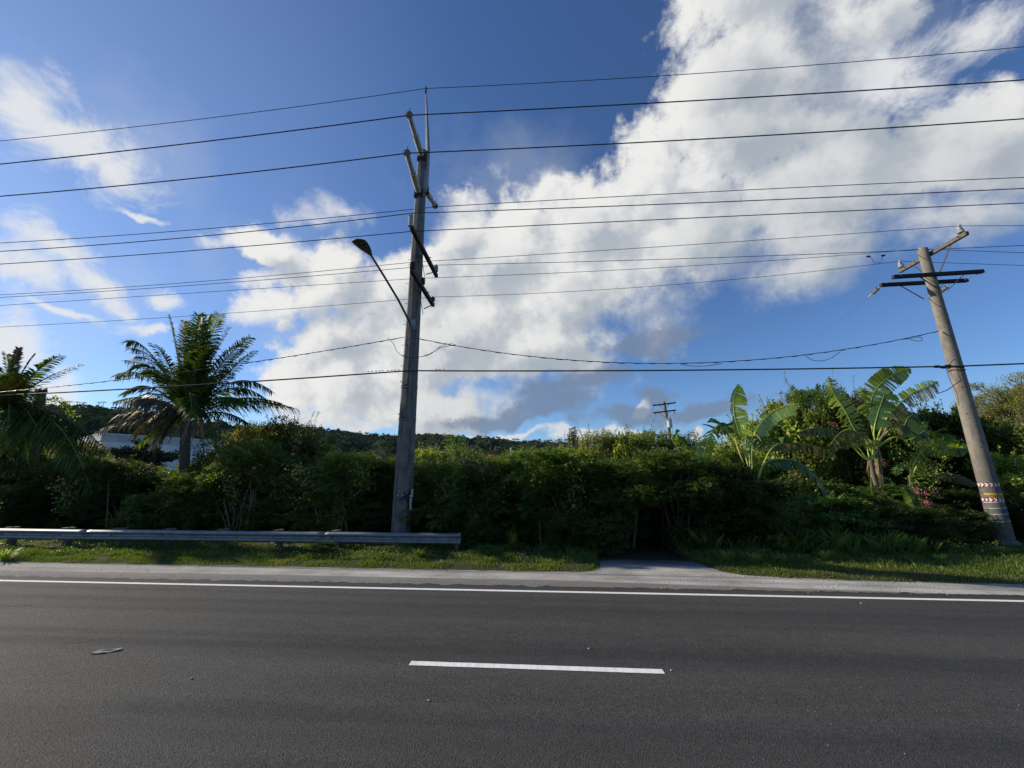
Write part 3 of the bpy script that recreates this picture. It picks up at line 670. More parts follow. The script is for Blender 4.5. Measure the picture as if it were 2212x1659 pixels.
# head: flattened oval shell, wide towards its tip
tip = onx(771, 517, -4.62); dr = (tip - le); L = dr.length * 1.02; dr.normalize(); sd = Vector((1, 0, 0)); up = sd.cross(dr); up = up if up.z > 0 else -up
g = G(); rows = []; NN = 16; KK = 14
for i in range(NN + 1):
    t = i / NN; w = .045 + .155 * math.sin(min(1, t * 1.25) * math.pi / 2) if t < .8 else .2 * math.sqrt(max(0, 1 - ((t - .8) / .2) ** 2)) + .004
    hh = .05 + .03 * math.sin(t * math.pi); hh *= (1 if t < .9 else (1 - t) * 10 * .9 + .1)
    for k in range(KK):
        a = 2 * math.pi * k / KK; yy = math.sin(a); rows.append(le + dr * (t * L) + sd * (w * math.cos(a)) + up * (hh * (yy if yy > 0 else yy * .35)))
fs = [(i * KK + k, i * KK + (k + 1) % KK, (i + 1) * KK + (k + 1) % KK, (i + 1) * KK + k) for i in range(NN) for k in range(KK)]; fs.append(tuple(range(KK)))
g.add(rows, fs); hd = g.build('lamp_head', MATS['lamp_grey'], lamp, smooth=True)
for (t, s_) in ((.80, .0), (.64, -.085), (.64, .085)):
    g = G(); c_ = le + dr * (t * L) + sd * s_ - up * .024; g.lathe(c_, -up, [(0, .060), (.012, .058), (.016, .040), (.010, .038), (.018, .012)], 16); g.build('lens', MATS['lamp_lens'], hd, smooth=False)

# ------------------------------------------------------------------ round pole at the right edge of the view
QX, QY = 14.50, 13.92
wp = thing('utility_pole', (QX, QY, 0), 'round weathered grey pole at right with chevron tapes and three dark crossarms', 'utility pole')
zq = 10.55
def wr(z): return .252 - .107 * z / zq
g = G(); zz = [-.3 + (zq + .3) * i / 30 for i in range(31)]; g.tube([(QX, QY, z) for z in zz] + [(QX, QY, zq + .03)], [wr(z) for z in zz] + [wr(zq) * .8], 28)
sh = g.build('shaft', MATS['pole_weathered'], wp, smooth=False); sh.data.polygons.foreach_set('use_smooth', [len(p.vertices) == 4 for p in sh.data.polygons])
g = G(); g.lathe((QX + .02, QY - .03, -.1), (0, 0, 1), [(0, .44), (.12, .40), (.25, .33), (.42, .262)], 20); g.build('collar', MATS['pole_concrete'], wp, smooth=True)
for k, pyc in enumerate((1047.5, 1080)):
    z = at(2138 if k == 0 else 2145, pyc, QY - .25).z; r = wr(z)
    b_ = band(z, QX, QY, r, .10, 'white_mark', wp, 'chevron_tape', 0, 360, 40)
    g = G(); N = 15
    for i in range(N):
        a = 360 / N * i; w = 360 / N * .5; sl_ = 360 / N * .35; vs = []
        for (da, dz) in ((0, -.049), (w, -.049), (w + sl_, 0), (w, .049), (0, .049), (sl_, 0)):
            aa = R(a + da); vs.append((QX + (r + .010) * math.cos(aa), QY + (r + .010) * math.sin(aa), z + dz))
        g.add(vs, [(0, 1, 2, 5), (5, 2, 3, 4)])
    g.build('chevrons', MATS['red_mark'], b_)
zy = at(2150, 1069, QY - .25).z; r = wr(zy)
pl = band(zy + .02, QX, QY, r, .055, 'yellow_plate', wp, 'marker_plate', 190, 300, 16, out=.012)
pl2 = band(zy - .055, QX, QY, r, .075, 'yellow_plate', wp, 'marker_plate', 205, 300, 16, out=.012)
g = G()
for i in range(9):
    a = 205 + 10.3 * i; vs = [(QX + (r + .015) * math.cos(R(a + da)), QY + (r + .015) * math.sin(R(a + da)), zy - .055 + dz) for da, dz in ((0, -.036), (4, -.036), (10, .036), (6, .036))]; g.add(vs, [(0, 1, 2, 3)])
g.build('hazard_stripes', MATS['black_tape'], pl2)
for z in (zy + .34, zy - .22, zy - .40, zy - .58, zy - .8): band(z, QX, QY, wr(z), .022, 'pale_polymer', wp, 'old_strap', 170, 330, 20, tilt=.02)
for z, a in ((9.0, 215), (8.2, 235), (7.4, 222), (6.6, 240), (5.2, 230), (4.3, 215), (8.6, 250), (3.2, 238), (5.8, 300), (7.9, 320)):
    g = G(); r_ = wr(z); d_ = Vector((math.cos(R(a)), math.sin(R(a)), 0)); g.lathe(Vector((QX, QY, z)) + d_ * (r_ - .01), d_, [(0, .02), (.016, .018), (.02, .006)], 6); g.build('nail_head', MATS['rusty_steel'], wp)
# arm square to the road, two arms along it
T0, T1 = Vector((QX + .22, 12.62, 10.28)), Vector((QX + .22, 15.12, 10.18))
T0 = onx(2090, 503, QX + .20); T1 = onx(1947, 600, QX + .20); T1.z = T0.z
ca = crossarm(wp, T0, T1, .11, .14, 'grey_timber')
g = G(); g.bar(T0.lerp(T1, .22) + Vector((.0, 0, -.07)), (QX + .18, QY - .1, T0.z - .95), .012, .04); g.build('brace', MATS['rusty_steel'], ca)
g = G(); g.bar(T0.lerp(T1, .78) + Vector((.0, 0, -.07)), (QX + .18, QY + .1, T0.z - .95), .012, .04); g.build('brace', MATS['rusty_steel'], ca)
J7 = T0.lerp(T1, .07) + Vector((0, 0, .07)); J9 = T0.lerp(T1, .62) + Vector((0, 0, .07)); J10 = T0.lerp(T1, .96) + Vector((0, 0, .07))
def pin_ins(b, par):
    g = G(); g.tube([b + Vector((0, 0, -.12)), b + Vector((0, 0, .08))], .014, 6); g.build('pin', MATS['rusty_steel'], par)
    g = G(); g.lathe(b + Vector((0, 0, .05)), (0, 0, 1), [(0, .05), (.01, .10), (.05, .085), (.06, .055), (.07, .095), (.11, .08), (.12, .05), (.13, .085), (.17, .07), (.19, .045), (.22, .05), (.26, .06), (.30, .05), (.33, .02)], 14); g.build('insulator', MATS['porcelain_white'], par)
for j_ in (J7, J9, J10): pin_ins(j_, ca)
uz = at(1925, 599, QY - .27).z; fa = crossarm(wp, (QX - 1.57, QY - .29, uz), (QX + 1.50, QY - .29, uz + .10), .12, .13)
ra = crossarm(wp, (QX - 1.52, QY + .29, uz - .02), (QX + 1.55, QY + .29, uz + .06), .12, .13)
for c_, yy in ((fa, QY - .29), (ra, QY + .29)):
    for s_ in (-1, 1):
        g = G(); g.bar((QX + s_ * .75, yy + (-.07 if yy < QY else .07), uz - .04), (QX + s_ * .1, yy + (-.03 if yy < QY else .03), uz - .62), .04, .012); g.build('brace', MATS['rusty_steel'], c_)
for s_ in (-1.35, 1.35):
    g = G(); g.tube([(QX + s_, QY - .40, uz + .03), (QX + s_, QY + .40, uz + .03)], .012, 6); g.build('spacer_bolt', MATS['dull_steel'], fa)
def strain_ins(b, d, par, m='grey_porcelain'):
    d = Vector(d).normalized(); g = G(); pr = [(0, .015), (.08, .015)]
    for i in range(4): pr += [(.09 + .07 * i, .03), (.10 + .07 * i, .085), (.12 + .07 * i, .075), (.135 + .07 * i, .03)]
    pr += [(.38, .02), (.52, .025), (.56, .012)]; g.lathe(b, d, pr, 12); g.build('strain_insulator', MATS[m], par); return Vector(b) + d * .56
far_dir = (Vector((12.9, 40, 9)) - Vector((QX, QY, uz))).normalized(); far_dir.z = -.35
e1 = strain_ins((QX - 1.50, QY + .36, uz - .05), far_dir, ra, 'porcelain_white'); e2 = strain_ins((QX + .95, QY + .36, uz - .07), far_dir, ra, 'porcelain_white')

# ------------------------------------------------------------------ distant leaning pole with a transformer can
FXt = at(1434, 868, 40); FXb = at(1447, 938, 40); dirp = (FXt - FXb).normalized(); fb = FXb - dirp * (FXb.z / dirp.z)
fp = thing('utility_pole', fb, 'distant leaning pole with two crossarms and a pale transformer, behind the hedge', 'utility pole')
g = G(); g.tube([fb, FXt], [.19, .14], 12); g.build('shaft', MATS['grey_timber'], fp, smooth=True)
for (l, rr_, m_) in (((1410, 876), (1459.5, 870), 0), ((1411, 892), (1460, 886), 1)):
    a_, b_ = at(*l, 39.8), at(*rr_, 39.8); c_ = crossarm(fp, a_, b_, .11, .13)
    mid = (a_ + b_) / 2
    for t in (.25, .75):
        g = G(); g.bar(a_.lerp(b_, t), mid - Vector((-.0, 0, .62)) + dirp * 0, .03, .03, (0, 1, 0)); g.build('brace', MATS['rusty_steel'], c_)
    for t in (.03, .97):
        if m_: 
            g = G(); g.lathe(a_.lerp(b_, .08 if t < .5 else .92) - Vector((0, 0, .05)), (0, 0, -1), [(0, .03), (.1, .05), (.3, .05), (.36, .02)], 8); g.build('cutout', MATS['grey_porcelain'], c_)
        else: small_insulator(a_.lerp(b_, t) + Vector((0, 0, .05)), 'grey_porcelain', .14, .06, c_)
tc_ = at(1446.5, 914, 39.65); g = G(); g.lathe(tc_ - Vector((0, 0, .46)), (0, 0, 1), [(0, .22), (.02, .25), (.80, .25), (.84, .27), (.88, .24), (.93, .08)], 16)
tk = g.build('transformer', MATS['transformer_paint'], fp, smooth=False)
for s_ in (-.1, .1): small_insulator(tc_ + Vector((s_, 0, .44)), 'grey_porcelain', .22, .05, tk)

# ------------------------------------------------------------------ wires and cables
def parab(A, B, mid=None):
    """height along the span as a parabola through both ends and a middle point"""
    if mid is None: mid = (A + B) / 2
    L = Vector((B.x - A.x, B.y - A.y)).length; s = Vector((mid.x - A.x, mid.y - A.y)).length / L
    sag = (A.z + (B.z - A.z) * s - mid.z) / (s * (1 - s))
    return lambda t: Vector((A.x + (B.x - A.x) * t, A.y + (B.y - A.y) * t, A.z + (B.z - A.z) * t - sag * t * (1 - t)))
def span(pts, r, t0=0.0, t1=1.0, n=24):
    A, B, mid = pts; f = parab(A, B, mid); return [f(t0 + (t1 - t0) * i / n) for i in range(n + 1)]
def yat(A, B, px):
    """middle point of the span seen in a given column"""
    return None
def mid_at(A, B, px, py):
    lo, hi = 0.0, 1.0; d = ray(px, py); ratio = d.x / d.y
    den = (B.x - A.x) - ratio * (B.y - A.y); t = (ratio * A.y - A.x) / den
    Y = A.y + (B.y - A.y) * t; return at(px, py, Y)
def wire(name, label, paths, r, m='wire_metal', cat='power line', group='overhead power lines'):
    g = G(); pts = []
    for p in paths: pts += p if not pts else p[1:]
    g.tube(pts, r, 6); o = g.build(name, MATS[m], org=pts[0]); return tag(o, label, cat, group)
def left_span(A, l0, lm):
    B = at(l0[0], l0[1], A.y); return A, B, mid_at(A, B, *lm)
def full(name, label, A, l0, lm, rm, r1, rad, Yr=None, B=None, exitp=None):
    a, b, md = left_span(A, l0, lm); L = span((a, b, md), rad, 0, 1.7)[::-1]
    if B is None:
        b2_ = at(r1[0], r1[1], A.y if Yr is None else Yr); m2 = mid_at(A, b2_, *rm); Rr = span((A, b2_, m2), rad, 0, 1.7)
        return wire(name, label, [L, Rr], rad)
    m2 = mid_at(A, B, *rm); Rr = span((A, B, m2), rad); b3_ = at(exitp[0], exitp[1], B.y)
    ex = [B + (b3_ - B) * (i / 8 * 2.6) for i in range(9)]
    return wire(name, label, [L, Rr, ex], rad)
full('power_line', 'thin shield wire over the tip of the concrete pole, highest of all the wires', tt + Vector((0, -.06, .05)), (0, 304.5), (460, 254), (1560, 155), (2212, 101), .013)
T1_ = onx(884, 249, -4.66); T2_ = onx(879, 331, -4.68); T3_ = onx(939.5, 445, -4.66)
full('power_line', 'thick wire clamped to the upper road-side line post insulator', T1_, (0, 354.5), (440, 306), (1560, 214), (2212, 172.5), .020)
full('power_line', 'thick wire clamped to the lower road-side line post insulator', T2_, (0, 424), (440, 383), (1560, 298), (2212, 256.5), .020)
full('power_line', 'wire clamped to the insulator on the far side of the concrete pole top', T3_ - Vector((0, 0, .05)), (0, 525), (460, 493), (1560, 413), (2212, 383), .016)
full('power_line', 'wire tied to the tall grey insulator at the near end of the upper crossarm', I5 + Vector((0, 0, .60)), (0, 543), (460, 508), (1560, 436), (2212, 407), .016)
full('power_line', 'wire passing just under the near end of the upper crossarm', onx(888, 500, AX), (0, 570.5), (460, 538), (1560, 468), (2212, 438.5), .015)
full('power_line', 'thin wire from the near end of the lower crossarm to the highest insulator', I7 + Vector((0, 0, .30)), (0, 637), (460, 606), (1560, 524), None, .010, B=J7 + Vector((0, 0, .33)), exitp=(2212, 487.5))
full('power_line', 'wire tied to the grey insulator at the far end of the upper crossarm', I8 + Vector((0, 0, .36)), (0, 642.5), (460, 613), (1560, 556), (2212, 530), .013)
full('power_line', 'thin wire at the middle of the lower crossarm, jumper loop hanging from it', I9 + Vector((0, 0, .30)), (0, 660), (460, 630), (1560, 570), None, .010, B=J9 + Vector((0, 0, .33)), exitp=(2212, 546))
full('power_line', 'thin wire at the far end of the lower crossarm, lowest of the ten', I10 + Vector((0, 0, .23)), (0, 706.5), (460, 679), (1560, 606), None, .010, B=J10 + Vector((0, 0, .33)), exitp=(2212, 573.5))
# jumper loop hanging from the middle wire left of the right pole
ja, jb = at(1876, 554, 13.95), at(1908, 552, 13.95)
g = G(); g.tube([ja, ja + Vector((.10, 0, -.10)), ja + Vector((.14, 0, -.26)), ja.lerp(jb, .5) + Vector((-.02, 0, -.30)), jb + Vector((-.10, 0, -.26)), jb + Vector((-.06, 0, -.08)), jb], .009, 5)
for q in (ja, jb): g.lathe(q - Vector((.08, 0, 0)), (1, 0, 0), [(0, .01), (.03, .035), (.12, .035), (.16, .01)], 8)
tag(g.build('jumper_loop', MATS['wire_metal'], org=ja), 'small square jumper loop hanging from the wire left of the right pole', 'wire loop')
# slack wires from the rear crossarm to the distant pole
for k, (e, q) in enumerate(((e1, (1411, 873)),)):
    B = at(*q, 39.8); md = (e + B) / 2 - Vector((0, 0, 1.6))
    wire('service_wire', ['slack thin wire from the left strain insulator at right towards the distant pole', 'slack thin wire from the right strain insulator of the right pole towards the distant pole'][k], [span((e, B, md), .005)], .0022, 'wire_metal', 'power line', None)
# thick telephone cable at the level of the lashings
cz0 = Vector((PX + .02, PY - .36, at(868, 801, PY - .36).z)); CW = Vector((QX - .1, QY - .28, at(2062, 791, QY - .28).z))
A, B, md = left_span(cz0, (90, 850), (500, 827)); L = span((A, B, md), .03, 0, 1.35)[::-1]
Rr = span((A, CW, mid_at(A, CW, 1500, 799.5)), .03); ex = [CW + (at(2212, 785.5, CW.y) - CW) * (i / 8 * 2.2) for i in range(9)]
wire('telephone_cable', 'thick black cable crossing the whole view, the lowest of all the lines', [L, Rr, ex], .026, 'rubber', 'cable', 'telephone cables')
g = G()
for i, px in enumerate((795, 803, 812, 820, 826, 838, 846, 853, 861, 930, 938, 947)):
    p = mid_at(A, B, px, 800.5 + (868 - px) * .052) if px < 868 else Vector((A.x + (px - 868) * .0165, A.y, A.z)) ; p = Vector((p.x, p.y, L[-1].z + (p.z - L[-1].z) * 1)) + Vector((0, 0, .03)); g.lathe(p - Vector((.03, 0, 0)), (1, 0, 0), [(0, .006), (.02, .017), (.05, .016), (.07, .005)], 6)
tag(g.build('cable_clips', MATS['rubber'], org=cz0), 'small black clips bunched on the thick cable by the concrete pole', 'clips')
# twisted service cable: bearer with a conductor wound about it, drip loops at the pole
def wound(A, B, md, rad=.014, t0=0, t1=1, n=160, amp=.022, turns=26):
    f = parab(A, B, md); c1_, c2_ = [], []
    for i in range(n + 1):
        t = t0 + (t1 - t0) * i / n; p = f(t); a = t * turns * 2 * math.pi; k = amp * (.4 + .6 * abs(mn.noise(Vector((t * 9, 1, 1)))) * 2)
        c1_.append(p); c2_.append(p + Vector((0, math.cos(a) * k, math.sin(a) * k - k * .5)))
    return c1_, c2_
def svc(label, A, B, md, t1, turns, extra=None, n=160):
    g = G(); a_, b_ = wound(A, B, md, t1=t1, turns=turns, n=n); g.tube(a_, .012, 5); g.tube(b_, .011, 5)
    if extra: 
        for e in extra: g.tube(e, .010, 5)
    return tag(g.build('service_cable', MATS['rubber'], org=A), label, 'cable', 'twisted service cables')
K0 = Vector((PX + .05, PY - .34, at(897, 728, PY - .34).z)); K1 = at(2028, 715, QY - .05)
md = mid_at(K0, K1, 1500, 784)
smooth = lambda pts: [p for a, b in zip(pts[:-1], pts[1:]) for p in (a, a.lerp(b, .5))] + [pts[-1]]
def cr(pts, n=6):
    """smooth curve through points"""
    pts = [Vector(p) for p in pts]; P_ = [pts[0] * 2 - pts[1]] + pts + [pts[-1] * 2 - pts[-2]]; out = []
    for i in range(1, len(P_) - 2):
        a, b, c_, d = P_[i - 1:i + 3]
        for k in range(n):
            t = k / n; out.append(.5 * ((2 * b) + (c_ - a) * t + (2 * a - 5 * b + 4 * c_ - d) * t * t + (3 * b - a - 3 * c_ + d) * t ** 3))
    return out + [pts[-1]]
dr1 = cr([at(868, 767, PY - .38), at(890, 772, PY - .42), at(915, 769, PY - .40), at(940, 758, PY - .36), at(955, 746, PY - .34), at(978, 742, PY - .32)])
dr2 = cr([at(890, 773, PY - .42), at(925, 767, PY - .40), at(950, 752, PY - .36), at(985, 744, PY - .32)])
lp = cr([at(1470, 787, 13.7), at(1500, 791, 13.7), at(1530, 790, 13.7), at(1560, 785, 13.7)])
lp2 = cr([at(1738, 767, 13.8), at(1760, 779, 13.8), at(1790, 776, 13.8), at(1815, 760, 13.8)])
lp3 = cr([at(1955, 733, 13.85), at(1985, 728, 13.85), at(1992, 733, 13.85), at(1985, 737, 13.85), at(1965, 733, 13.85)])
svc('twisted sagging service cable between the concrete pole and the right pole', K0, K1, md, 1.0, 34, [dr1, dr2, lp, lp2, lp3], 260)
K2 = Vector((PX - .25, PY - .30, at(880, 728, PY - .3).z)); KB = at(95, 838, PY - .3)
dr3 = cr([at(838, 732, PY - .3), at(850, 742, PY - .32), at(856, 757, PY - .35), at(868, 768, PY - .38), at(880, 773, PY - .4)])
svc('twisted service cable from the concrete pole down to the left behind the palm', K2, KB, mid_at(K2, KB, 540, 783), 1.35, 30, [dr3], 220)
# lashing knots, drooping tails at the right pole
g = G(); zc = CW.z
for dz in (0, -.10): g.tube([(QX + (wr(zc) + .02) * math.cos(R(150 + 24 * i)), QY + (wr(zc) + .02) * math.sin(R(150 + 24 * i)), zc + dz + .03 * math.sin(i)) for i in range(12)], .014, 5)
for (a_, b_) in ((Vector((QX - 1.0, QY - .3, zc - .01)), .05), (Vector((QX - .65, QY - .3, zc - .0)), .06), (Vector((QX - .82, QY - .32, zc - .05)), .04)): g.lathe(a_, (1, 0, 0), [(0, .015), (.05, b_), (.16, b_), (.24, .015)], 8)
g.tube(cr([(QX - .5, QY - .3, zc), (QX - .42, QY - .3, zc + .12), (QX - .30, QY - .28, zc + .22), (QX - .2, QY - .25, zc + .24)]), .012, 5)
g.tube(cr([(QX - .62, QY - .3, zc - .03), (QX - .60, QY - .3, zc - .45), (QX - .50, QY - .3, zc - .9), (QX - .48, QY - .25, zc - 1.35)]), .007, 5)
g.tube(cr([(QX - .24, QY - .28, zc - .03), (QX - .26, QY - .28, zc - .35), (QX - .22, QY - .28, zc - .5)]), .010, 5)
g.tube(cr([(QX - .2, QY - .25, zc - .50), (QX - .40, QY - .28, zc - .60), (QX - .75, QY - .3, zc - .82), (QX - 1.1, QY - .3, zc - .95)]), .013, 5)
tag(g.build('cable_lashing', MATS['rubber'], org=(QX, QY, zc)), 'black lashings and dangling tails where the thick cable meets the right pole', 'cable lashing')

# ------------------------------------------------------------------ small things on the road and verge
c0 = gr(230, 1406, .012); g = G(); vs = []; N = 18
for i in range(N):
    a = 2 * math.pi * i / N; k = 1 + .07 * math.sin(3 * a + 1); vs.append((c0.x + .15 * math.cos(a) * k, c0.y + .075 * math.sin(a) * k + .05 * math.cos(a), .012 + .006 * (i % 3)))
vs2 = [(v_[0], v_[1], .007) for v_ in vs]; g.add(vs + vs2, [tuple(range(N))] + [(i, N + i, N + (i + 1) % N, (i + 1) % N) for i in range(N)])
lit_ = thing('flattened_litter', c0, 'flattened pale scrap of litter lying on the left lane', 'litter'); g.build('scrap', MATS['litter_card'], lit_)
g = G(); g.add([(c0.x - .13, c0.y - .045, .021), (c0.x - .02, c0.y - .01, .021), (c0.x + .10, c0.y + .03, .021), (c0.x + .08, c0.y + .045, .021), (c0.x - .03, c0.y + .02, .021)], [(0, 1, 2, 3, 4)]); g.build('dark_fold', MATS['crack_fill'], lit_)
random.seed(5); g = G()
def stone(g, c, r):
    vs = []; 
    for (th, n_) in ((0, 1), (50, 5), (100, 5), (150, 1)):
        for k in range(n_):
            a = 2 * math.pi * k / n_ + random.random() * .5; q = r * random.uniform(.8, 1.2); vs.append((c[0] + q * math.sin(R(th)) * math.cos(a), c[1] + q * math.sin(R(th)) * math.sin(a), c[2] + q * .7 * math.cos(R(th)) + r * .3))
    fs = [(0, 1 + k, 1 + (k + 1) % 5) for k in range(5)] + [(1 + k, 6 + k, 6 + (k + 1) % 5, 1 + (k + 1) % 5) for k in range(5)] + [(6 + k, 11, 6 + (k + 1) % 5) for k in range(5)]; g.add(vs, fs)
for i in range(420):
    x = random.uniform(-17, 12); y = 8.75 + 1.55 * random.random() ** .8
    if y < edge(x) - .02: stone(g, (x, y, .004), random.uniform(.004, .013) * (1.4 if x > 4 else 1))
for i in range(70):
    px_, py_ = random.uniform(0, 2212), random.uniform(1300, 1655); q = gr(px_, py_); stone(g, (q.x, q.y, .005), random.uniform(.002, .005))
tag(g.build('gravel', MATS['pebble']), kind='stuff')
for k, (px, py, s_, lb_) in enumerate(((412, 1468, .015, 'white chip of stone on the road left of the lane dash'), (925, 1516, .014, 'small pale stone on the road below the left end of the lane dash'), (1272, 1403, .016, 'small white stone on the road above the lane dash'),
                         (1450, 1450, .014, 'pale stone just right of the lane dash'), (1860, 1305, .017, 'flat white flake on the road just below the edge line, at right'), (1808, 1267, .02, 'white pebble on the right shoulder near the driveway flare'))):
    g = G(); q = gr(px, py); stone(g, (q.x, q.y, .006), s_); tag(g.build('stone', MATS['pebble'], org=(q.x, q.y, .006)), lb_, 'stone')
# rough grey rock in the grass and a thin upright stake
q = gr(1128, 1212); g = G(); random.seed(9)
stone(g, (q.x, q.y, .08), .12); stone(g, (q.x + .16, q.y - .03, .07), .08)
tag(g.build('rock', MATS['pole_concrete'], org=(q.x, q.y, 0)), 'rough grey rock half sunk in the grass right of the guardrail end', 'rock')
q = gr(1169, 1207); g = G(); g.tube([(q.x, q.y, 0), (q.x - .01, q.y, .5), (q.x - .03, q.y, .98)], [.017, .016, .013], 6).lathe((q.x - .03, q.y, .98), (0, 0, 1), [(0, .018), (.03, .02), (.04, .005)], 6)
tag(g.build('stake', MATS['rusty_steel'], org=(q.x, q.y, 0)), 'thin rusty stake upright in the grass before the dark hedge', 'stake')
q = at(1104, 980, 44); g = G(); g.tube([(q.x, q.y, 0), (q.x, q.y, at(1104, 969, 44).z)], .10, 8).lathe((q.x, q.y, at(1104, 969, 44).z), (0, 0, 1), [(0, .13), (.06, .13), (.09, .02)], 8)
tag(g.build('marker_post', MATS['white_wall'], org=(q.x, q.y, 0)), 'small white post showing over the hedge before the hills', 'post')
# ------------------------------------------------------------------ plants
def leafquads(p, d, s, L, W, sag=.12):
    """p base, d direction, s sideways (unit, n x 3); one folded quad per leaf"""
    L = np.asarray(L)[:, None]; W = np.asarray(W)[:, None]; up = np.cross(s, d)
    mid = p + d * L * .48
    return np.stack([p, mid + s * W * .5 - up * W * sag, p + d * L - up * L * .06, mid - s * W * .5 - up * W * sag], 1)
def nrm(a): return a / (np.linalg.norm(a, axis=1)[:, None] + 1e-9)
def sprigs(rg, C, O, L, pairs, lw, ll, droop=.5):
    """feathery sprays: C base points, O outward directions; each spray has paired leaflets"""
    n = len(C); d = nrm(O + np.array([0, 0, -droop]) * rg.uniform(.2, 1.1, (n, 1)) + rg.normal(0, .35, (n, 3)))
    s = nrm(np.cross(d, np.array([0, 0, 1.0]) + rg.normal(0, .35, (n, 3)))); up = np.cross(s, d); out = []
    for k in range(pairs):
        t = (k + .6) / pairs; b = C + d * (L * t)[:, None] - np.array([0, 0, 1]) * (L * .22 * t * t)[:, None]
        for sg in (-1, 1):
            dd = nrm(s * sg + d * .45 - up * .15 + rg.normal(0, .16, (n, 3))); ss = nrm(np.cross(dd, up + rg.normal(0, .25, (n, 3))))
            out.append(leafquads(b, dd, ss, ll * (1.1 - .5 * abs(t - .4)) * rg.uniform(.8, 1.2, n), lw * rg.uniform(.8, 1.2, n)))
    return np.concatenate(out)
def broad(rg, C, O, ll, lw):
    n = len(C); d = nrm(O * .5 + rg.normal(0, .55, (n, 3)) + np.array([0, 0, -.35])); s = nrm(np.cross(d, nrm(O + rg.normal(0, .5, (n, 3)) + np.array([0, 0, .5]))))
    return leafquads(C, d, s, ll * rg.uniform(.6, 1.25, n), lw * rg.uniform(.6, 1.25, n), .05)
def shrub_mesh(seed, kind, w=3.0, dpt=2.4, h=4.0, zmin=.0, dens=1.0, nclump=95):
    rg = np.random.default_rng(seed); random.seed(seed); Q = []; stems = G()
    nst = 7; st = []
    for i in range(nst):
        a = random.uniform(0, 6.28); r0 = random.uniform(0, .35); e = Vector((math.cos(a) * w * .33 * random.uniform(.3, 1), math.sin(a) * dpt * .33 * random.uniform(.3, 1), h * random.uniform(.7, .95)))
        b = Vector((math.cos(a) * r0, math.sin(a) * r0, 0)); m = b.lerp(e, .5) + Vector((random.uniform(-.2, .2), random.uniform(-.2, .2), .2))
        pts = [b, b.lerp(m, .5) + Vector((random.uniform(-.06, .06), 0, .05)), m, m.lerp(e, .5) + Vector((0, 0, .1)), e]; stems.tube(pts, [.035, .028, .022, .015, .006], 5); st += pts[1:]
    for c in range(nclump):
        u = rg.uniform(0, 1) ** .8; z = zmin * h + (h * .93 - zmin * h) * u
        f = max(.25, 1 - max(0, (z / h - .45) / .55) ** 3) ** .5 * .95
        a = rg.uniform(0, 6.283); rr = math.sqrt(rg.uniform(.25, 1)); lob = 1 + .18 * math.sin(a * 3 + seed) + .12 * math.sin(a * 5 + z * 2)
        cc = np.array([math.cos(a) * w * .5 * rr * f * lob, math.sin(a) * dpt * .5 * rr * f * lob, z]); cr_ = rg.uniform(.24, .46)
        sp = min(st, key=lambda q: (q - Vector(cc)).length); stems.tube([sp, sp.lerp(Vector(cc), .5) + Vector((0, 0, .05)), Vector(cc)], [.010, .007, .003], 4, cap=False)
        od = np.array([cc[0] / w * 2, cc[1] / dpt * 2, .35 + (.6 if z > h * .75 else 0)]); od /= np.linalg.norm(od)
        if kind == 'feather': n = int(44 * dens)
        elif kind == 'broad': n = int(135 * dens)
        elif kind == 'fine': n = int(165 * dens)
        else: n = int(60 * dens)
        v = rg.normal(size=(n, 3)); v = nrm(v); v[:, 2] *= .75; P_ = cc + v * (cr_ * rg.uniform(.2, 1, n) ** .5)[:, None]; P_[:, 2] = np.maximum(P_[:, 2], .03); O = nrm(v * .7 + od)
        if kind == 'feather': Q.append(sprigs(rg, P_, O, rg.uniform(.16, .32, n), 5, .040, .105))
        elif kind == 'broad': Q.append(broad(rg, P_, O, .135, .125))
        elif kind == 'fine': Q.append(broad(rg, P_, O, .10, .058))
        else: Q.append(broad(rg, P_, O, .07, .03))
    # loose shoots that break the outline
    for c in range(24):
        a = rg.uniform(0, 6.283); q_ = rg.uniform(.1, 1); b = Vector((math.cos(a) * w * .44 * q_, math.sin(a) * dpt * .4 * q_, h * rg.uniform(.74, .93))); L = rg.uniform(.35, .8)
        e = b + Vector((math.cos(a) * .35 * L, math.sin(a) * .3 * L, L * rg.uniform(.5, 1.0))); stems.tube([b, b.lerp(e, .5) + Vector((0, 0, .06)), e], [.009, .006, .003], 4, cap=False)
        n = 14 if kind == 'feather' else 24; t = rg.uniform(.1, 1, n)[:, None]; P_ = np.array(b) + (np.array(e) - np.array(b)) * t + rg.normal(0, .03, (n, 3)); O = nrm(rg.normal(size=(n, 3)) + np.array([0, 0, .5]))
        Q.append(sprigs(rg, P_, O, rg.uniform(.13, .24, n), 6, .020, .055) if kind == 'feather' else broad(rg, P_, O, .09 if kind == 'broad' else .06, .07 if kind == 'broad' else .035))
    return np.concatenate(Q), stems
PROTO = {}
def proto(key, seed, kind, m, **kw):
    Q, st = shrub_mesh(seed, kind, **kw)
    o = mesh_from('foliage_' + key, Q.reshape(-1, 3), np.arange(len(Q) * 4).reshape(-1, 4), MATS[m]); s = st.build('stems_' + key, MATS['stem_bark'])
    PROTO[key] = (o.data, s.data, kw.get('w', 3.0), kw.get('h', 4.0), kw.get('dpt', 2.4))
    bpy.data.objects.remove(o); bpy.data.objects.remove(s)
proto('fa', 1, 'feather', 'leaf_feather'); proto('fb', 2, 'feather', 'leaf_dark', w=3.2); proto('fc', 3, 'feather', 'leaf_feather', w=2.6, h=4.4)
proto('fd', 4, 'fine', 'leaf_dark'); proto('ba', 5, 'broad', 'leaf_broad', dens=.85); proto('bb', 6, 'broad', 'weed_leaf', dens=.9, w=3.2)
